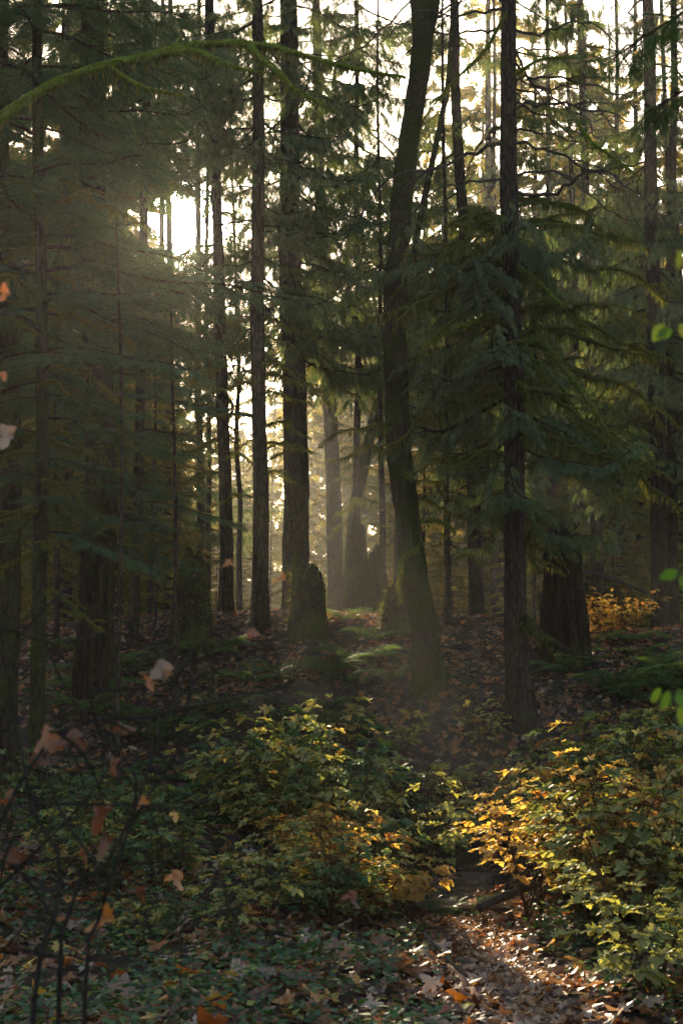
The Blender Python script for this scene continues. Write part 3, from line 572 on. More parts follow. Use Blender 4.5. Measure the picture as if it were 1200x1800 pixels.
while len(placed) < 106 and tries < 9000:
    tries += 1; y = g.uniform(47, 105); x = g.uniform(-.32, .32) * y
    lx = SUN[0] / SUN[1] * y
    s = g.uniform(.8, 1.15)
    if y < 96 and -2.2 < x - lx < 5.8: s = (.358 * (y - 16) - 4.5 - G(x, y)) / 30
    elif in_corridor(np.array([[x, y, h_] for h_ in range(3, 30)]), 1.6): continue
    if s < .2: continue
    if any((x - a) ** 2 + (y - c_) ** 2 < 9 for a, c_ in placed): continue
    placed.append((x, y)); k = len(placed)
    pxk = 600 + x / y * FPX
    gap = GAP = [(0, 'past the left edge trunk'), (150, 'between the mossy hemlock and the wide conifer'), (245, 'left of the slim conifer by the sun'), (380, 'between the two conifers flanking the sun'), (450, 'left of the conifer with flared base'), (520, 'left of the stout conifer'), (690, 'in the bright gap left of the leaning maple'), (835, 'between the leaning maple and its hazy neighbour'), (900, 'just left of the mossy cedar'), (1040, 'above the broad dark stump'), (1150, 'left of the dark pair at right'), (9999, 'past the dark pair at right')]
    where = next(w_ for lim, w_ in gap if pxk < lim)
    far_ = 'faint far' if y > 75 else 'hazy distant'
    t = thing('distant_conifer_tree', (x, y, G(x, y)), f'{far_} conifer beyond the ridge, {where}', 'tree', f'{far_} conifers {where}', g.uniform(0, 6))
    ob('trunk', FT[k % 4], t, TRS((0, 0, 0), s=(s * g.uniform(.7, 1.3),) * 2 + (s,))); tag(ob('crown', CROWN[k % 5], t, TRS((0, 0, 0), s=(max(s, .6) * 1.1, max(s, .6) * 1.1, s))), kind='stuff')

# the far wood, one mass closing the view
g = np.random.default_rng(23); m = MB(); pos, dr, up, sc = [], [], [], []
for k in range(150):
    y = g.uniform(112, 150); x = g.uniform(-.42, .42) * y; lxx = x - SUN[0] / SUN[1] * y; h = g.uniform(20, 30) if -3 < lxx < 7 else g.uniform(30, 43); n = 170; q = g.uniform(0, 1, n); az = g.uniform(0, 6.28, n); r = g.uniform(.3, 3.4, n) * np.clip((1.05 - q) * 2.2, .05, 1)
    zz = q * h + G(x, y); pos.append(np.stack([x + r * np.cos(az), y + r * np.sin(az), zz], -1)); dr.append(np.stack([np.cos(az), np.sin(az), -g.uniform(.3, .9, n)], -1)); up.append(np.stack([g.normal(0, .4, n), g.normal(0, .4, n), np.ones(n)], -1)); sc.append(g.uniform(.9, 1.8, n))
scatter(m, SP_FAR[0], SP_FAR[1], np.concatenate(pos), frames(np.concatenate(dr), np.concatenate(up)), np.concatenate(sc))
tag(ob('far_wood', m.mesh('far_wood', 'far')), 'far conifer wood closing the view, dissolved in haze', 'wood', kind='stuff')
# young conifers beyond the ridge
g = np.random.default_rng(29); k = 0
while k < 26:
    y = g.uniform(31, 50); px = g.uniform(-40, 1240)
    if 395 < px < 720 and (y < 42 or g.uniform() < .5): continue
    x = (px - 600) / FPX * y; s = g.uniform(.14, .24)
    if in_corridor(np.array([[x, y, G(x, y) + h_] for h_ in np.arange(.5, 7, .5)]), .8): continue
    side = next(w_ for lim, w_ in GAP if px < lim)
    t = thing('young_conifer_tree', (x, y, G(x, y)), f'small young conifer beyond the ridge, {side}', 'tree', f'young conifers {side}', g.uniform(0, 6))
    ob('trunk', FT[k % 4], t, TRS((0, 0, 0), s=(s * 1.3, s * 1.3, s))); tag(ob('crown', CROWN[k % 5], t, TRS((0, 0, -.6), s=(s * 2.2, s * 2.2, s))), kind='stuff'); k += 1

# ------------------------------------------------------------------ stumps and wood
def stump(name, pxl, pxr, ytop, D, label, mat, jag=.15, taper=.6, ridge=.09, seed=1, moss=0, topc=.0, cat='stump'):
    xl, xr = W(pxl, 900, D)[0], W(pxr, 900, D)[0]; cx = (xl + xr) / 2; r0 = (xr - xl) / 2; zg = G(cx, D); h = W(600, ytop, D)[2] - zg
    g = np.random.default_rng(seed); seg, rows = 56, 22; th = np.linspace(0, 2 * np.pi, seg, endpoint=False); q = np.linspace(0, 1, rows)
    prof = (taper + (1 - taper) * (1 - q) ** 2.0) * (np.sqrt(np.clip(1 - (q * .93) ** 4, 0, 1)) if topc else 1)
    rn = g.normal(0, 1, seg); rn = .5 * rn + .25 * np.roll(rn, 1) + .25 * np.roll(rn, -1); bl = np.roll(np.repeat(g.normal(0, 1, 8), 7), seed)
    top = 1 + jag * (.8 * np.sin(th + seed) + .7 * np.sin(2 * th + 2 * seed) + .45 * bl + .5 * rn)
    rr = r0 * prof[:, None] * (1 + ridge * np.sin(9 * th + 2 * np.sin(q * 3)[:, None]) + ridge * .7 * np.sin(17 * th + seed + q[:, None] * 2) + ridge * .5 * np.sin(5 * q[:, None] * 3 + 4 * th))
    zz = -.8 + (h + .8) * q[:, None] * (1 + (top - 1)[None] * q[:, None] ** 2)
    V = np.stack([rr * np.cos(th), rr * np.sin(th), zz], -1)
    # hollow top
    inn = [(V[-1] * [f, f, 1]) + [0, 0, dz] for f, dz in ((.82, -.05 * h), (.6, -.18 * h + topc), (.2, -.22 * h + topc * 1.5))]
    VV = np.concatenate([V.reshape(-1, 3)] + inn); n = rows + 3
    i = np.arange(n - 1)[:, None] * seg; j = np.arange(seg)[None]; k = (j + 1) % seg
    b = MB(); b.add(VV, np.stack([i + j, i + k, i + seg + k, i + seg + j], -1).reshape(-1, 4)); l = (n - 1) * seg
    b.f.append(np.stack([l + np.arange(seg - 2) * 0, l + np.arange(1, seg - 1), l + np.arange(2, seg)], -1))
    t = thing(name, (cx, D, zg), label, cat); ob('trunk_base', b.mesh('stump', mat, True), t)
    if moss:
        m = MB(); pick = g.integers(0, rows * seg, moss); o = V.reshape(-1, 3)[pick] + g.normal(0, .035, (moss, 3)); nn = unit(o * [1, 1, 0] + [0, 0, 1e-6]); n = len(o)
        hi = o[:, 2] > h * .15; o = o[hi]; nn = nn[hi]; n = len(o)
        l_ = g.uniform(.03, .11, n)[:, None]; d = unit(nn + g.normal(0, .4, (n, 3)) + [0, 0, -.5]); e = unit(np.cross(nn, d) + g.normal(0, .2, (n, 3))); w = g.uniform(.008, .02, n)[:, None]
        o = o + nn * -.01
        v = np.stack([o - e * w, o + e * w, o + d * l_], 1); m.add(v.reshape(-1, 3), np.arange(n * 3).reshape(-1, 3)); tag(ob('moss', m.mesh('moss', 'moss'), t), kind='stuff')
    return t
stump('tree_stump', 928, 1044, 958, 25, 'broad dark ridged stump with a jagged top right of the mossy cedar', 'stump', .17, .52, .10, 3)
stump('tree_stump', 492, 592, 1000, 26, 'tall moss draped nurse stump in front of the stout conifer', 'moss_stump', .08, .55, .06, 5, 1500)
stump('tree_stump', 662, 726, 1034, 26.5, 'small rounded mossy stump left of the leaning maple with sunlit rim', 'moss_stump', .04, .80, .05, 7, 1600, .16)
stump('tree_stump', 596, 694, 972, 33, 'wide hazy stump behind the sunlit ferns on the ridge', 'stump', .24, .62, .10, 17)
stump('mossy_mound', 300, 380, 975, 25.5, 'rounded mossy hump with hanging moss left of the dark conifer', 'moss_stump', .05, .8, .08, 11, 2200, .14, 'mound')
stump('tree_stump', 128, 208, 985, 21.5, 'dark flared stump in the deep shade at left', 'stump', .12, .55, .09, 13)

def stick(name, pts, r0, r1, label, mat='twig', cat='log', seg=10):
    P = [np.array([p[0], p[1], p[2]]) for p in pts]; base = P[0].copy(); base[2] = G(base[0], base[1])
    t = thing(name, base, label, cat); path_limb(t, base, P, r0, r1, mat, 0, seg=seg, lump=.1, name='stem')
    return t
stick('fallen_branch', [W(1005, 1000, 27.6), W(1060, 1012, 27.4), W(1135, 1042, 27)], .04, .02, 'thin dead pole leaning on the bank right of the broad stump', cat='branch')
stick('fallen_branch', [W(842, 1596, 14.0), W(880, 1578, 14.2), W(912, 1565, 14.4), W(975, 1546, 14.8)], .045, .028, 'pale fallen branch lying beside the boardwalk', cat='branch')
stick('fallen_branch', [W(745, 1640, 11.2), W(790, 1690, 10.6), W(820, 1716, 10.2)], .012, .010, 'thin dark stick lying left of the path', cat='branch')
stick('fallen_branch', [W(730, 1232, 20.0), W(765, 1210, 20.4), W(794, 1190, 20.8)], .016, .008, 'slim broken twig lying on the bank below the maple', cat='branch')

# ------------------------------------------------------------------ leaves
def leaf_from_outline(half, mid=.35, curl=.3, fold=.15, seed=0, stem=.3):
    g = np.random.default_rng(seed); h = np.array(half, float)
    out_ = np.vstack([h, (h * [-1, 1])[1:-1][::-1]]); n = len(out_)
    v2 = np.vstack([[0, mid], out_]); x, y = v2[:, 0], v2[:, 1]
    a = g.uniform(-1, 1, 4)
    z = curl * (a[0] * x * x + a[1] * (y - mid) ** 2 + a[2] * x * (y - mid)) + fold * np.abs(x) + .05 * g.normal(size=len(x)) * (curl > .2)
    v = np.stack([x, y - .0, z], -1); f = [[0, k + 1, (k + 1) % n + 1] for k in range(n)]
    if stem:
        k = len(v); v = np.vstack([v, [[-.012, 0, 0], [.012, 0, 0], [0, -stem, .04]]]); f.append([k, k + 1, k + 2])
    return v, np.array(f)
MAPLE = [(0, 0), (.16, -.15), (.42, -.12), (.30, .05), (.52, .14), (.70, .34), (.50, .34), (.46, .46), (.22, .40), (.26, .62), (.17, .66), (.14, .82), (0, 1.0)]
LOBED = [(0, 0), (.24, -.04), (.46, .18), (.34, .30), (.40, .46), (.24, .56), (.20, .74), (0, 1.0)]
OVATE = [(0, 0), (.18, .10), (.30, .34), (.26, .60), (.12, .84), (0, 1.0)]
ML = [leaf_from_outline(MAPLE, .3, c_, f_, s_) for c_, f_, s_ in ((.5, .05, 1), (.9, .22, 2), (.8, -.25, 3), (1.3, .1, 4), (.35, .12, 5))]
SL = [leaf_from_outline(LOBED, .35, .45, .16, 10, .22), leaf_from_outline(OVATE, .4, .7, .22, 12, .22), leaf_from_outline([(x_ * .85, y_) for x_, y_ in MAPLE], .32, .6, .2, 13, .25), leaf_from_outline(LOBED, .35, 1.1, -.2, 14, .22), leaf_from_outline([(x_ * .7, y_ * .8) for x_, y_ in LOBED], .3, 1.3, .45, 15, .2)]
OL = leaf_from_outline(OVATE, .4, .3, .2, 20, .15)
IV = (np.array([[0, 0, 0], [.32, .35, .05], [0, 1, -.06], [-.32, .35, .05]]), np.array([[0, 1, 2], [0, 2, 3]]))

def gnormal(x, y):
    e = .08; dx = (gz(x + e, y) - gz(x - e, y)) / (2 * e); dy = (gz(x, y + e) - gz(x, y - e)) / (2 * e)
    return np.stack([-dx, -dy, np.ones_like(dx)], -1)
def curl(L_, a, seed):
    g_ = np.random.default_rng(seed); v_ = L_[0].copy(); x_, y_ = v_[:, 0].copy(), v_[:, 1].copy()
    th = a * np.abs(x_) * 2.0; v_[:, 0] = np.sign(x_) * np.sin(np.clip(th, 0, 2.6)) / (2.0 * a); v_[:, 2] += (1 - np.cos(np.clip(th, 0, 2.6))) / (2.0 * a)
    ph = a * .9 * np.clip(y_, 0, 2); v_[:, 2] -= .28 * a * y_ ** 2; v_[:, 1] = y_ * (1 - .10 * a * np.clip(y_, 0, 1)); v_ += g_.normal(0, .03, v_.shape)
    return v_, L_[1]
HL = [curl(ML[0], 1.1, 7), curl(ML[4], 1.6, 8), curl(ML[1], 2.0, 9)]; ML = [(v_ * [1, 1, z_], f_) for (v_, f_), z_ in zip(ML, (1, .7, .6, .5, 1))]
def rand_floor(x, y, g, tilt=.4):
    n = len(x); N = unit(gnormal(x, y) + np.stack([g.normal(0, tilt, n), g.normal(0, tilt, n), np.zeros(n)], -1))
    az = g.uniform(0, 2 * np.pi, n); d = np.stack([np.cos(az), np.sin(az), np.zeros(n)], -1); d = unit(d - N * np.sum(d * N, 1)[:, None])
    F = frames(d, N); return np.stack([-F[..., 1], F[..., 0], F[..., 2]], -1)
def rand_flat(n, g, tilt=.5):
    az = g.uniform(0, 2 * np.pi, n); d = np.stack([np.cos(az), np.sin(az), g.normal(0, tilt * .6, n)], -1)
    up = np.stack([g.normal(0, tilt, n), g.normal(0, tilt, n), np.ones(n)], -1)
    F = frames(d, up); return np.stack([-F[..., 1], F[..., 0], F[..., 2]], -1)   # template y axis runs along d

# carpet of dry leaves and green ground cover (uncountable)
g = np.random.default_rng(31); b = MB()
def floor_pts(n, y0, y1, spread, g):
    y = y0 + (y1 - y0) * g.uniform(0, 1, n) ** 1.25; x = g.uniform(-spread, spread, n) * y; return x, y
x, y = floor_pts(20000, 5.5, 33, .29, g); yb = g.uniform(18.5, 30, 9000); x = np.concatenate([x, g.uniform(-.29, .29, 9000) * yb]); y = np.concatenate([y, yb])
z = gz(x, y) + .012 + .02 * g.uniform(size=len(x)) + np.where(np.abs(x - pathx(y)) < .45, .02, .0) + np.where((np.abs(x - pathx(y)) < .45) & (y > 14.4) & (y < 18.7), .095, 0)
keep = (np.sin(x * 1.9 + 2 * np.sin(y * .7)) + np.sin(y * 1.6 - x * .8) + g.normal(0, .8, len(x)) > -.7) & ~((np.abs(x - pathx(y)) < .42) & (y > 14.5) & (y < 18.6) & (g.uniform(size=len(x)) < .6)) & ~((np.abs(x - pathx(y)) < .34) & (y < 14.5) & (g.uniform(size=len(x)) < .22)); x, y, z = x[keep], y[keep], z[keep]
for k in range(5):
    s = slice(k, None, 5); n = len(x[s]); scatter(b, ML[k][0], ML[k][1], np.stack([x[s], y[s], z[s]], -1), rand_floor(x[s], y[s], g, .33), g.uniform(.055, .13, n) * np.where(y[s] > 18.5, 1.1, 1))
tag(ob('leaf_litter', b.mesh('leaf_litter', 'dry')), 'carpet of small brown fallen leaves on the forest floor', 'leaf litter', kind='stuff')

pl = MB(); n = 3000; yy = g.uniform(6, 14.6, n); xx = pathx(yy) + g.normal(0, .15, n)
for k in range(5):
    s = slice(k, None, 5); scatter(pl, ML[k][0], ML[k][1], np.stack([xx[s], yy[s], gz(xx[s], yy[s]) + .03 + .015 * g.uniform(size=len(xx[s]))], -1), rand_floor(xx[s], yy[s], g, .30), g.uniform(.03, .10, len(xx[s])))
tag(ob('path_leaf_litter', pl.mesh('path_leaf_litter', 'dry_pale')), 'pale trodden leaves strewn along the sunlit path', 'leaf litter', kind='stuff')
b = MB(); x, y = floor_pts(2600, 5.5, 24, .28, g); pd = np.abs(x - pathx(y)); keep = (pd > .55) & (np.sin(x * 1.7 + 3 * np.sin(y * .8)) + np.sin(y * 1.9 + x) + g.normal(0, .6, len(x)) > -.35); x, y = x[keep], y[keep]
n = 17; cxx = np.repeat(x, n) + g.normal(0, .13, len(x) * n); cyy = np.repeat(y, n) + g.normal(0, .15, len(x) * n)
zz = gz(cxx, cyy) + g.uniform(.03, .22, len(cxx)) * np.repeat(g.uniform(.4, 1.2, len(x)), n)
scatter(b, IV[0], IV[1], np.stack([cxx, cyy, zz], -1), rand_flat(len(cxx), g, .42), g.uniform(.035, .085, len(cxx)))
tag(ob('ground_cover', b.mesh('ground_cover', 'ivy')), 'low dark green creeping leaves covering the forest floor', 'ground cover', kind='stuff')

# countable big maple leaves lying in front
def vspot(px): return ['far left', 'left', 'middle', 'right', 'far right'][min(4, max(0, int(px // 240)))]
LM = {}
for mt in ('dry_obj', 'rust_obj', 'gold_obj', 'dead_obj'):
    for k in range(5):
        b = MB(); b.add(*ML[k]); LM[mt, k] = b.mesh('maple_leaf', mt)
    for k in range(3):
        b = MB(); b.add(*HL[k]); LM[mt, 'h%d' % k] = b.mesh('curled_leaf', mt)
g = np.random.default_rng(41); cnt = 0
while cnt < 270:
    y = g.uniform(8.2, 15.5); x = g.uniform(-.25, .25) * y
    pd = abs(x - pathx(y)); on = pd < .42
    if y > 14.3 and on: continue
    if x > pathx(y) + 1.0 and g.uniform() < .6: continue
    mt = g.choice(['dry_obj', 'rust_obj', 'gold_obj'], p=[.56, .36, .08]); col = {'dry_obj': 'tan brown', 'rust_obj': 'rusty orange', 'gold_obj': 'golden yellow'}[mt]
    place = 'on the path' if on else ('left of the path' if x < pathx(y) else 'right of the path')
    o = ob('fallen_maple_leaf', LM[mt, int(g.integers(5))]); o.location = (x, y, G(x, y) + g.uniform(.03, .13) * (.5 if on else 1)); o.rotation_euler = (g.normal(0, .35), g.normal(0, .35), g.uniform(0, 6.3)); s = g.uniform(.09, .19); o.scale = (s,) * 3; z_ = 'big' if s > .15 else ('small' if s < .115 else 'mid-sized'); pq = vspot(600 + x / y * FPX); dq = 'nearest' if y < 10.5 else ('farther back' if y > 13 else 'midway back')
    tag(o, f'{z_} {col} fallen maple leaf {place}, {dq}, {pq} of view', 'leaf', f'{z_} {col} fallen leaves {place}, {dq}, {pq}'); cnt += 1

# ------------------------------------------------------------------ shrubs
LFM = {}
for mt in ('gold', 'lime', 'green'):
    for k in range(5):
        b = MB(); b.add(*SL[k]); LFM[mt, k] = b.mesh('shrub_leaf', {'gold': 'gold', 'lime': 'lime', 'green': 'green'}[mt])
def shrub_design(seed, h=1.2, nst=6, spread=.45, lf=.085, per=13):
    g = np.random.default_rng(seed); stems = []
    for s in range(nst):
        az = 2 * np.pi * s / nst + g.normal(0, .4); hh = h * g.uniform(.6, 1.05); sp = spread * g.uniform(.4, 1.25); u = np.linspace(0, 1, 8)
        C = np.stack([math.cos(az) * sp * u ** 1.4, math.sin(az) * sp * u ** 1.4, hh * (u - .12 * u ** 4)], -1); C[1:, :2] += g.normal(0, .012, (7, 2))
        tw = [(C, np.linspace(.0075, .003, 8))]; lv = []
        for q in range(5):
            t0 = g.uniform(.35, .95); o = np.array([np.interp(t0, u, C[:, k]) for k in range(3)]); a2 = az + g.normal(0, 1.1); l = h * g.uniform(.12, .3); w_ = np.linspace(0, 1, 5)
            Q = o + np.stack([math.cos(a2) * l * w_, math.sin(a2) * l * w_, l * (.35 * w_ - .35 * w_ ** 2)], -1); tw.append((Q, np.linspace(.0035, .002, 5)))
            for m in range(max(2, per // 5)):
                wq = .35 + .65 * (m + g.uniform()) / max(2, per // 5); p = np.array([np.interp(wq, w_, Q[:, k]) for k in range(3)]); a3 = a2 + g.choice([-1, 1]) * g.uniform(.1, 1.2)
                lv.append((p, a3, g.uniform(-.75, .10), g.uniform(-.35, .35), lf * g.uniform(.5, 1.4), int(g.integers(5))))
        stems.append((tw, lv))
    return stems
DES = []
for k in range(9):
    h = (1.25, 1.0, 1.45, .8, 1.1, .7, 1.3, .95, 1.15)[k]
    st = shrub_design(900 + k, h, 9 + k % 3, .54, .086, 27); d = []
    for tw, lv in st:
        b = MB()
        for Q, r in tw: tube(b, Q, r, 4, cap=False)
        d.append((b.mesh('stem', 'stem'), lv))
    DES.append([d, {}])
def leaf_mtx(p, a, dr, roll, s): return TRS(p, a - math.pi / 2, roll, dr, s)
def shrub(x, y, des, mt, label, group=None, scale=1.0, single=False, rz=None):
    d, cache = DES[des % len(DES)]
    t = thing('leafy_shrub', (x, y, G(x, y) - .02), label, 'shrub', group, U(0, 6.28) if rz is None else rz); t.scale = (scale,) * 3
    for sm_, lv in d:
        so_ = ob('stem', sm_, t)
        if single:
            for p, a, dr, ro, s, k in lv: ob('leaf', LFM[mt, k], so_, leaf_mtx(p, a, dr, ro, s))
    if not single:
        if mt not in cache:
            b = MB()
            for sm_, lv in d:
                for p, a, dr, ro, s, k in lv:
                    A = np.array(leaf_mtx(p, a, dr, ro, s)); v_ = SL[k][0] @ A[:3, :3].T + A[:3, 3]; b.add(v_, SL[k][1])
            cache[mt] = b.mesh('shrub_foliage', mt)
        tag(ob('foliage', cache[mt], t), kind='stuff')
    return t
g = np.random.default_rng(51)
def near_path(x, y): return abs(x - pathx(y)) < (.95 if y > 11.5 else 1.1) and y < 18.7
NSH = 0
# the sunlit golden shrubs right and left of the path: leaf by leaf
FEAT = [(925, 1540, 14.2, 0, 'gold', 'tall golden shrub glowing in the sun right of the boardwalk', 1.05), (950, 1570, 14.5, 2, 'gold', 'sunlit orange and gold shrub behind the pale fallen branch', 1.0), (1010, 1560, 13.6, 4, 'gold', 'golden leaved shrub a step right of the sunlit thicket edge', 1.0),
        (715, 1585, 14.2, 5, 'gold', 'low sunlit golden shrub left of the boardwalk', 1.0), (660, 1600, 13.6, 7, 'gold', 'dull gold low shrub two steps left of the boardwalk', .85), (1150, 1760, 9.3, 3, 'lime', 'yellow-green shrub with large bright leaves by the right edge', 1.15), (1100, 1700, 10.6, 0, 'lime', 'leafy lime green shrub in the lower right thicket', 1.0),
        (745, 1440, 17.0, 2, 'lime', 'tallest lime green sprig catching light in the middle of the thicket', 1.12)]
for px, py, D, de, mt, lb, s in FEAT:
    x = W(px, py, D)[0]; shrub(x, D, de, mt, lb, None, s, True, 0.7 * de); NSH += 1
def region(n, f, mts, ps, lab, grp, cat=None, s0=.85, s1=1.4):
    global NSH
    k = 0; Dm = float(np.mean([f()[1] for _ in range(12)]))
    while k < n:
        px, D = f()
        x = (px - 600) / FPX * D
        if near_path(x, D): continue
        mt = str(g.choice(mts, p=ps)); cn = {'gold': 'gold and orange', 'lime': 'yellow-green', 'green': 'green'}[mt]
        sc_ = float(g.uniform(s0, s1)); z_ = 'large' if sc_ > (s0 + s1) / 2 else 'small'; row = 'back' if D > Dm else 'front'
        shrub(x, D, int(g.integers(9)), mt, f'{z_} {cn} shrub {lab}, {row} row, {vspot(px)}', f'{z_} {cn} shrubs {grp}', sc_); k += 1; NSH += 1
region(34, lambda: (g.uniform(880, 1260), g.uniform(12.0, 16.5)), ['gold', 'lime', 'green'], [.5, .38, .12], 'right of the path', 'in the right thicket')
region(22, lambda: (g.uniform(900, 1260), g.uniform(16.5, 19.8)), ['lime', 'green', 'gold'], [.5, .35, .15], 'at the right foot of the bank', 'at the right foot of the bank', s0=1.0, s1=1.6)
region(9, lambda: (g.uniform(1010, 1260), g.uniform(8.6, 12.0)), ['lime', 'green'], [.6, .4], 'in the near right corner', 'near right corner', s0=.55, s1=.85)
region(36, lambda: (g.uniform(400, 850), g.uniform(16.0, 19.8)), ['lime', 'green', 'gold'], [.38, .54, .08], 'at the middle foot of the bank', 'in the middle thicket', s0=.8, s1=1.4)
region(17, lambda: (g.uniform(520, 790), g.uniform(12.8, 16.2)), ['lime', 'gold', 'green'], [.35, .45, .2], 'left of the boardwalk', 'left of the boardwalk', s0=.55, s1=1.0)
region(28, lambda: (g.uniform(120, 600), g.uniform(11.5, 18.5)), ['lime', 'green'], [.45, .55], 'in the dim left', 'dim undergrowth on the left', s0=.45, s1=1.0)
region(16, lambda: (g.uniform(430, 1230), g.uniform(19.8, 21.8)), ['green', 'lime'], [.6, .4], 'partway up the bank', 'partway up the bank', s0=.45, s1=.9)
region(8, lambda: (g.uniform(1000, 1130), g.uniform(26.5, 29)), ['gold'], [1.0], 'by the broad stump', 'bank right of the broad stump', s0=.6, s1=1.0)
region(10, lambda: (g.uniform(-60, 250), g.uniform(12.0, 18.5)), ['green'], [1.0], 'in the dark left edge', 'dark undergrowth at the left edge', s0=.5, s1=1.0)

SPOT = [(60, 'at the far left edge'), (150, 'below the mossy hemlock at left'), (240, 'below the wide flared conifer'), (330, 'below the sun'), (420, 'below the mossy hump'), (500, 'below the flared conifer trunk'), (600, 'below the nurse stump'), (700, 'left of the leaning maple'), (800, 'below the leaning maple'), (930, 'below the mossy cedar'), (1010, 'below the broad dark stump'), (1090, 'right of the broad dark stump'), (1160, 'below the dark pair of trunks'), (99999, 'at the far right edge')]
def spot(px): return next(w for l, w in SPOT if px < l)
# ------------------------------------------------------------------ sword ferns
FR = []
for k in range(3):
    b = MB(); gg = np.random.default_rng(60 + k); n = 24; t = np.linspace(0, 1, 10); ax = np.stack([.8 * t, .05 * gg.normal() * t * t, .62 * t - (.55 + .1 * k) * t ** 2.2], -1); tube(b, ax, np.linspace(.005, .002, 10), 3, cap=False)
    for q in range(n):
        u = .12 + .88 * q / n; o = np.array([np.interp(u, t, ax[:, c_]) for c_ in range(3)]); ln = .17 * math.sin(math.pi * min(1, .18 + .84 * u)) ** .8
        for s in (-1, 1):
            d = np.array([.35, s, -.25]); d = unit(d); e = np.array([1, 0, 0.]) * .017; b.add([o - e, o + d * ln * .5 - e * .9, o + d * ln, o + d * ln * .5 + e * .9], [[0, 1, 2, 3]])
    FR.append(b.mesh('fern_frond', 'fern'))
def fern(px, D, label, group=None, s=1.0, n=13, y=None):
    x = (px - 600) / FPX * D; t = thing('sword_fern', (x, D, G(x, D)), label, 'fern', group)
    for k in range(n): ob('frond', FR[k % 3], t, TRS((0, 0, 0), 2 * math.pi * k / n + U(-.25, .25), U(-.25, .2), U(-.2, .2), s * U(.75, 1.1)))
fern(655, 26.0, 'sunlit pale fern in front of the small mossy stump', s=.95)
fern(603, 27.5, 'backlit fern on the ridge right of the nurse stump', s=.8)
fern(645, 29.0, 'small glowing fern in front of the wide hazy stump', s=.8)
fern(585, 22.0, 'large dark fern on the bank below the nurse stump', s=1.25); fern(630, 21.2, 'dark fern halfway up the bank below the sunlit fern', s=1.2)
fern(800, 20.3, 'dim fern between the leaning maple and the cedar', s=1.1); fern(1110, 26.0, 'fern among the golden shrubs on the right bank', s=1.1); fern(725, 19.7, 'fern at the foot of the leaning maple', s=1.0)
gg = np.random.default_rng(77)
for k in range(44):
    fx, fd, fs = gg.uniform(120, 700), gg.uniform(18.8, 25.5), gg.uniform(.8, 1.4); w_ = spot(fx); h_ = 'low' if fd < 20.8 else ('halfway up' if fd < 23 else 'high'); z_ = 'big' if fs > 1.1 else 'small'
    fern(fx, fd, f'{z_} dark sword fern {h_} on the bank, {w_}', f'ferns {h_} on the bank {w_}', fs, 10)
for k in range(24):
    fx, fd, fs = gg.uniform(960, 1240), gg.uniform(18.8, 25), gg.uniform(.8, 1.4); w_ = spot(fx); h_ = 'low' if fd < 20.8 else ('halfway up' if fd < 23 else 'high'); z_ = 'big' if fs > 1.1 else 'small'
    fern(fx, fd, f'{z_} dark sword fern {h_} on the bank, {w_}', f'ferns {h_} on the bank {w_}', fs, 10)
for k in range(6): fern(gg.uniform(400, 820), gg.uniform(14.5, 18.5), 'green fern hidden in the thicket left of the boardwalk', 'ferns in the middle thicket', gg.uniform(.7, 1.0), 11)

for k in range(14):
    fx, fd = (gg.uniform(300, 860) if k < 9 else gg.uniform(930, 1230)), gg.uniform(19.3, 24); x = (fx - 600) / FPX * fd
    t = thing('bare_sapling', (x, fd, G(x, fd) - .05), f"leafless twiggy sapling {'low' if fd < 20.8 else ('halfway up' if fd < 23 else 'high')} on the bank, {spot(fx)}", 'sapling', f'bare saplings on the bank {spot(fx)}', gg.uniform(0, 6)); t.scale = (gg.uniform(.8, 1.3),) * 3
    for sm_, lv in DES[k % 9][0][:5]: ob('stem', sm_, t)

# ------------------------------------------------------------------ near, out-of-focus twigs
def poly(px, D0, D1): return [W(x, y, D0 + (D1 - D0) * k / (len(px) - 1)) for k, (x, y) in enumerate(px)]
def hang_leaf(t, base, px, py, D, s, mat='dry_obj', k=1, rot=None):
    rot = rot or (U(.9, 1.9), U(-.6, .6), U(-.8, .8)); p = W(px, py, D) - base
    ob('leaf', LM[mat, 'h%d' % (k % 3)] if mat in ('dry_obj', 'rust_obj', 'gold_obj', 'dead_obj') else mat, t, Matrix.Translation(tuple(p)) @ Matrix.Rotation(rot[2], 4, 'Z') @ Matrix.Rotation(rot[1], 4, 'Y') @ Matrix.Rotation(-rot[0], 4, 'X') @ Matrix.Scale(s, 4))
nx = W(60, 1700, 4.2)[0]; nt_ = thing('leafless_shrub', (nx, 4.2, G(nx, 4.2)), 'nearly bare blurred shrub with brown leaves in the lower left foreground', 'shrub'); nb = np.array(nt_.location)
gp = lambda x, y: np.array([x, y, G(x, y)])
MAIN = [[gp(nx + .10, 4.2)] + poly([(110, 1640), (180, 1530), (238, 1420), (268, 1330), (292, 1230), (340, 1140)], 4.2, 4.4), [gp(nx + .16, 4.3)] + poly([(150, 1740), (172, 1620), (230, 1450), (290, 1360), (330, 1290)], 4.3, 4.5),
        [gp(nx + .02, 4.1)] + poly([(60, 1760), (100, 1600), (102, 1500), (60, 1430), (40, 1330), (20, 1240), (15, 1130)], 4.1, 4.6), [gp(nx - .2, 4.2)] + poly([(-60, 1700), (0, 1450), (60, 1340), (105, 1290), (170, 1265), (260, 1260), (330, 1245), (430, 1225), (500, 1205), (520, 1193)], 4.2, 4.8),
        [gp(nx - .3, 4.1)] + poly([(-120, 1500), (-60, 1180), (0, 1108), (50, 1118), (92, 1130), (150, 1122), (200, 1112), (250, 1124), (295, 1142)], 4.1, 4.4)]
for P in MAIN: path_limb(nt_, nb, P, .010, .004, 'near_twig', 0, seg=7, lump=.08, name='stem')
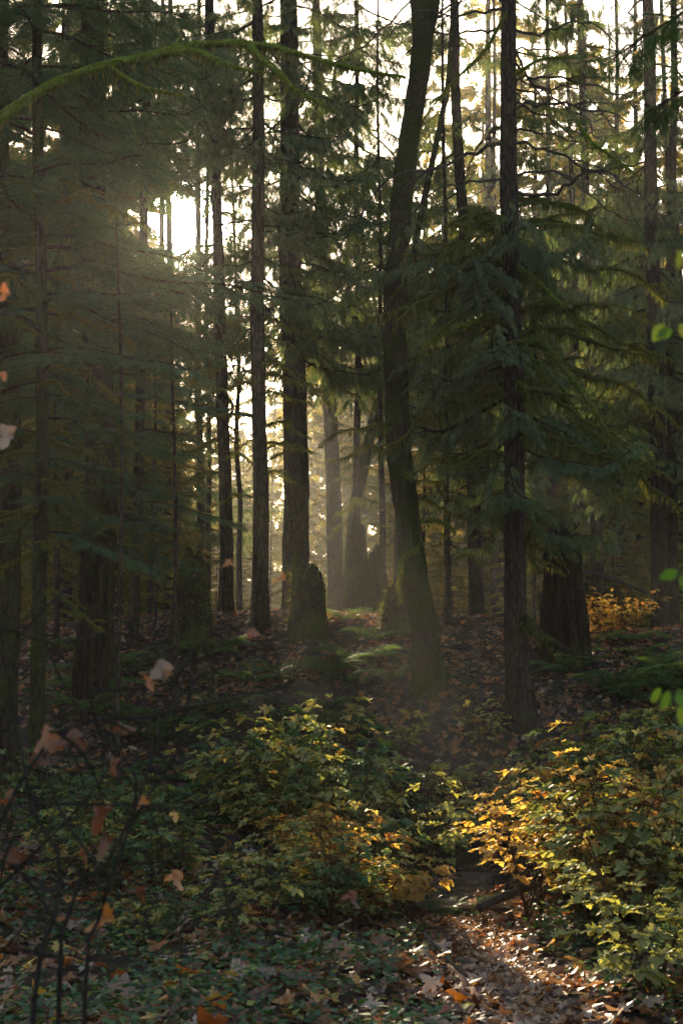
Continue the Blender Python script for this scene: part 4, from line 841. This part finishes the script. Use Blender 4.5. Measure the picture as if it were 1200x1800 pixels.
TW = [[(80, 1128), (120, 1220), (182, 1292), (240, 1400)], [(135, 1206), (200, 1214), (300, 1202), (345, 1192), (440, 1150), (505, 1112), (560, 1030)], [(268, 1330), (330, 1240), (340, 1145), (400, 1100), (460, 1055), (530, 1022)], [(60, 1412), (150, 1413), (260, 1416), (380, 1404)], [(105, 1290), (150, 1330), (185, 1420), (178, 1500)],
      [(270, 1100), (275, 1080), (265, 1010), (280, 950)], [(180, 1530), (120, 1450), (90, 1380), (75, 1300)], [(230, 1450), (240, 1370), (200, 1300), (190, 1240)], [(0, 1560), (60, 1500), (140, 1420), (200, 1340)], [(110, 1640), (60, 1560), (20, 1520), (-10, 1510)], [(30, 1120), (90, 1060), (150, 1000), (165, 940)], [(330, 1245), (350, 1180), (400, 1150)], [(160, 1350), (230, 1330), (300, 1290)], [(100, 1600), (50, 1620), (0, 1680)]]
for P in TW: path_limb(nt_, nb, poly(P, U(4.1, 4.5), U(4.2, 4.7)), .0052, .002, 'near_twig', 0, seg=6, lump=.08, name='twig')
for px, py, s, mt, k in ((290, 1165, .14, 'dry_obj', 1), (262, 1190, .09, 'rust_obj', 2), (437, 1108, .07, 'rust_obj', 3), (398, 985, .06, 'rust_obj', 1), (496, 1010, .06, 'rust_obj', 2), (85, 1290, .17, 'dead_obj', 3), (125, 1285, .15, 'dead_obj', 1), (207, 1275, .11, 'dead_obj', 2), (192, 1345, .11, 'dead_obj', 3), (188, 1425, .15, 'dead_obj', 1), (190, 1470, .12, 'dead_obj', 2), (15, 1395, .11, 'dead_obj', 2), (250, 1405, .07, 'rust_obj', 1),
                         (60, 1330, .10, 'dead_obj', 1), (30, 1500, .10, 'dead_obj', 3), (185, 1600, .13, 'rust_obj', 2), (240, 1570, .08, 'dead_obj', 1), (140, 1500, .08, 'dead_obj', 4)):
    hang_leaf(nt_, nb, px, py, 4.35, s * .62, mt, k, (U(.5, 2.4), U(-1.1, 1.1), U(-1.2, 1.2)))
for k in range(34):
    x0, y0_ = U(-20, 330), U(1080, 1700); a_ = U(-.9, .5) if k % 3 else U(-2.2, -.9); l_ = U(70, 190); c_ = U(-.5, .5)
    path_limb(nt_, nb, poly([(x0 + l_ * q * math.cos(a_ + c_ * q), y0_ + l_ * q * math.sin(a_ + c_ * q)) for q in (0, .35, .7, 1)], U(4.0, 4.8), U(4.0, 5.0)), U(.0025, .0045), .0015, 'near_twig', 0, seg=5, lump=.08, name='twig')
# maple sapling off the left edge: a thin twig and three leaves
lx = W(-60, 1200, 4.6)[0]; lt = thing('maple_sapling', (lx, 4.6, G(lx, 4.6)), 'thin maple sapling at the left edge holding tan and red leaves', 'sapling'); lb_ = np.array(lt.location)
path_limb(lt, lb_, [gp(lx, 4.6)] + poly([(-50, 1300), (-40, 900), (-30, 600), (-25, 420)], 4.6, 4.6), .010, .004, 'twig', 0, seg=7, name='stem')
for P in ([(-38, 850), (0, 835), (95, 797), (200, 752)], [(-30, 760), (-5, 765), (12, 770)], [(-28, 560), (-10, 520), (4, 505)], [(-30, 690), (-5, 668), (6, 660)]): path_limb(lt, lb_, poly(P, 4.6, 4.6), .004, .0015, 'twig', 0, seg=5, name='twig')
hang_leaf(lt, lb_, 14, 752, 4.6, .085, 'dry_obj', 1, (1.3, .2, .3)); hang_leaf(lt, lb_, 2, 505, 4.6, .075, 'rust_obj', 2, (1.4, -.3, -.2)); hang_leaf(lt, lb_, 6, 655, 4.6, .035, 'rust_obj', 0, (1.4, -.3, .5)); 
# a single leaf caught on the undergrowth
for px, py, D, s, mt, lab, k in ((318, 1535, 7.9, .14, 'rust_obj', 'large orange maple leaf caught upright in the left undergrowth', 4), (625, 1570, 9.6, .15, 'dead_obj', 'big tan curled maple leaf hanging left of the path', 1), (312, 1428, 10.5, .10, 'gold_obj', 'small bright yellow leaf in the left undergrowth', 0)):
    p = W(px, py, D); t = thing('caught_leaf', (p[0], D, G(p[0], D)), lab, 'leaf'); path_limb(t, np.array(t.location), [gp(p[0], D), (gp(p[0] + .02, D) + p) / 2, p], .003, .0015, 'stem', 0, seg=4, name='stalk'); hang_leaf(t, np.array(t.location), px, py, D, s, mt, k, (1.9, .5, .6))
# broad-leaved sapling off the right edge
b = MB(); b.add(*OL); OM = b.mesh('ovate_leaf', 'broad')
rx = W(1260, 1200, 3.4)[0]; rt = thing('broadleaf_sapling', (rx, 3.4, G(rx, 3.4)), 'blurred sapling with fresh green oval leaves at the right edge', 'sapling'); rb = np.array(rt.location)
path_limb(rt, rb, [gp(rx, 3.4)] + poly([(1265, 1500), (1255, 1000), (1250, 600), (1240, 330)], 3.4, 3.4), .009, .004, 'twig', 0, seg=7, name='stem')
for P in ([(1250, 640), (1215, 590), (1190, 575), (1165, 580)], [(1248, 500), (1225, 450), (1205, 440)], [(1255, 1050), (1220, 1020), (1190, 1010)], [(1258, 1260), (1220, 1225), (1180, 1215)]): path_limb(rt, rb, poly(P, 3.4, 3.4), .0035, .0015, 'twig', 0, seg=5, name='twig')
for px, py, s, r_ in ((1196, 440, .055, (1.5, .3, .9)), (1212, 445, .06, (1.6, -.3, 0)), (1166, 572, .06, (1.7, .7, .3)), (1192, 572, .06, (1.5, -.9, -.3)), (1180, 580, .05, (1.3, 1.1, .6)), (1190, 1005, .05, (1.2, 1.2, .5)), (1200, 1008, .055, (1.8, -.2, 0)), (1175, 1215, .05, (1.5, .5, .6)), (1190, 1212, .055, (1.7, -.4, .2)), (1160, 1212, .05, (1.4, .9, .9)), (1200, 1240, .05, (1.5, .1, .2))): hang_leaf(rt, rb, px, py, 3.4, s, OM, 0, r_)

# ------------------------------------------------------------------ air
m, n, o = newmat('haze'); pv = n.nodes.new('ShaderNodeVolumePrincipled'); pv.inputs['Color'].default_value = (1, 0.97, 0.9, 1); pv.inputs['Density'].default_value = 0.00045; pv.inputs['Anisotropy'].default_value = 0.62
n.links.new(pv.outputs[0], o.inputs['Volume']); M['haze'] = m
b = MB(); b.add(v * np.array([500, 450, 50]) + np.array([0, 90, 21.5]), BF); tag(ob('haze', b.mesh('haze', 'haze')), 'thin sunlit morning haze among the trees', 'haze', kind='stuff')
print('boughs', NB[0], 'shrubs', NSH, 'objects', len(bpy.data.objects), 'tris', sum(len(me.loops) - 2 * len(me.polygons) for me in bpy.data.meshes))
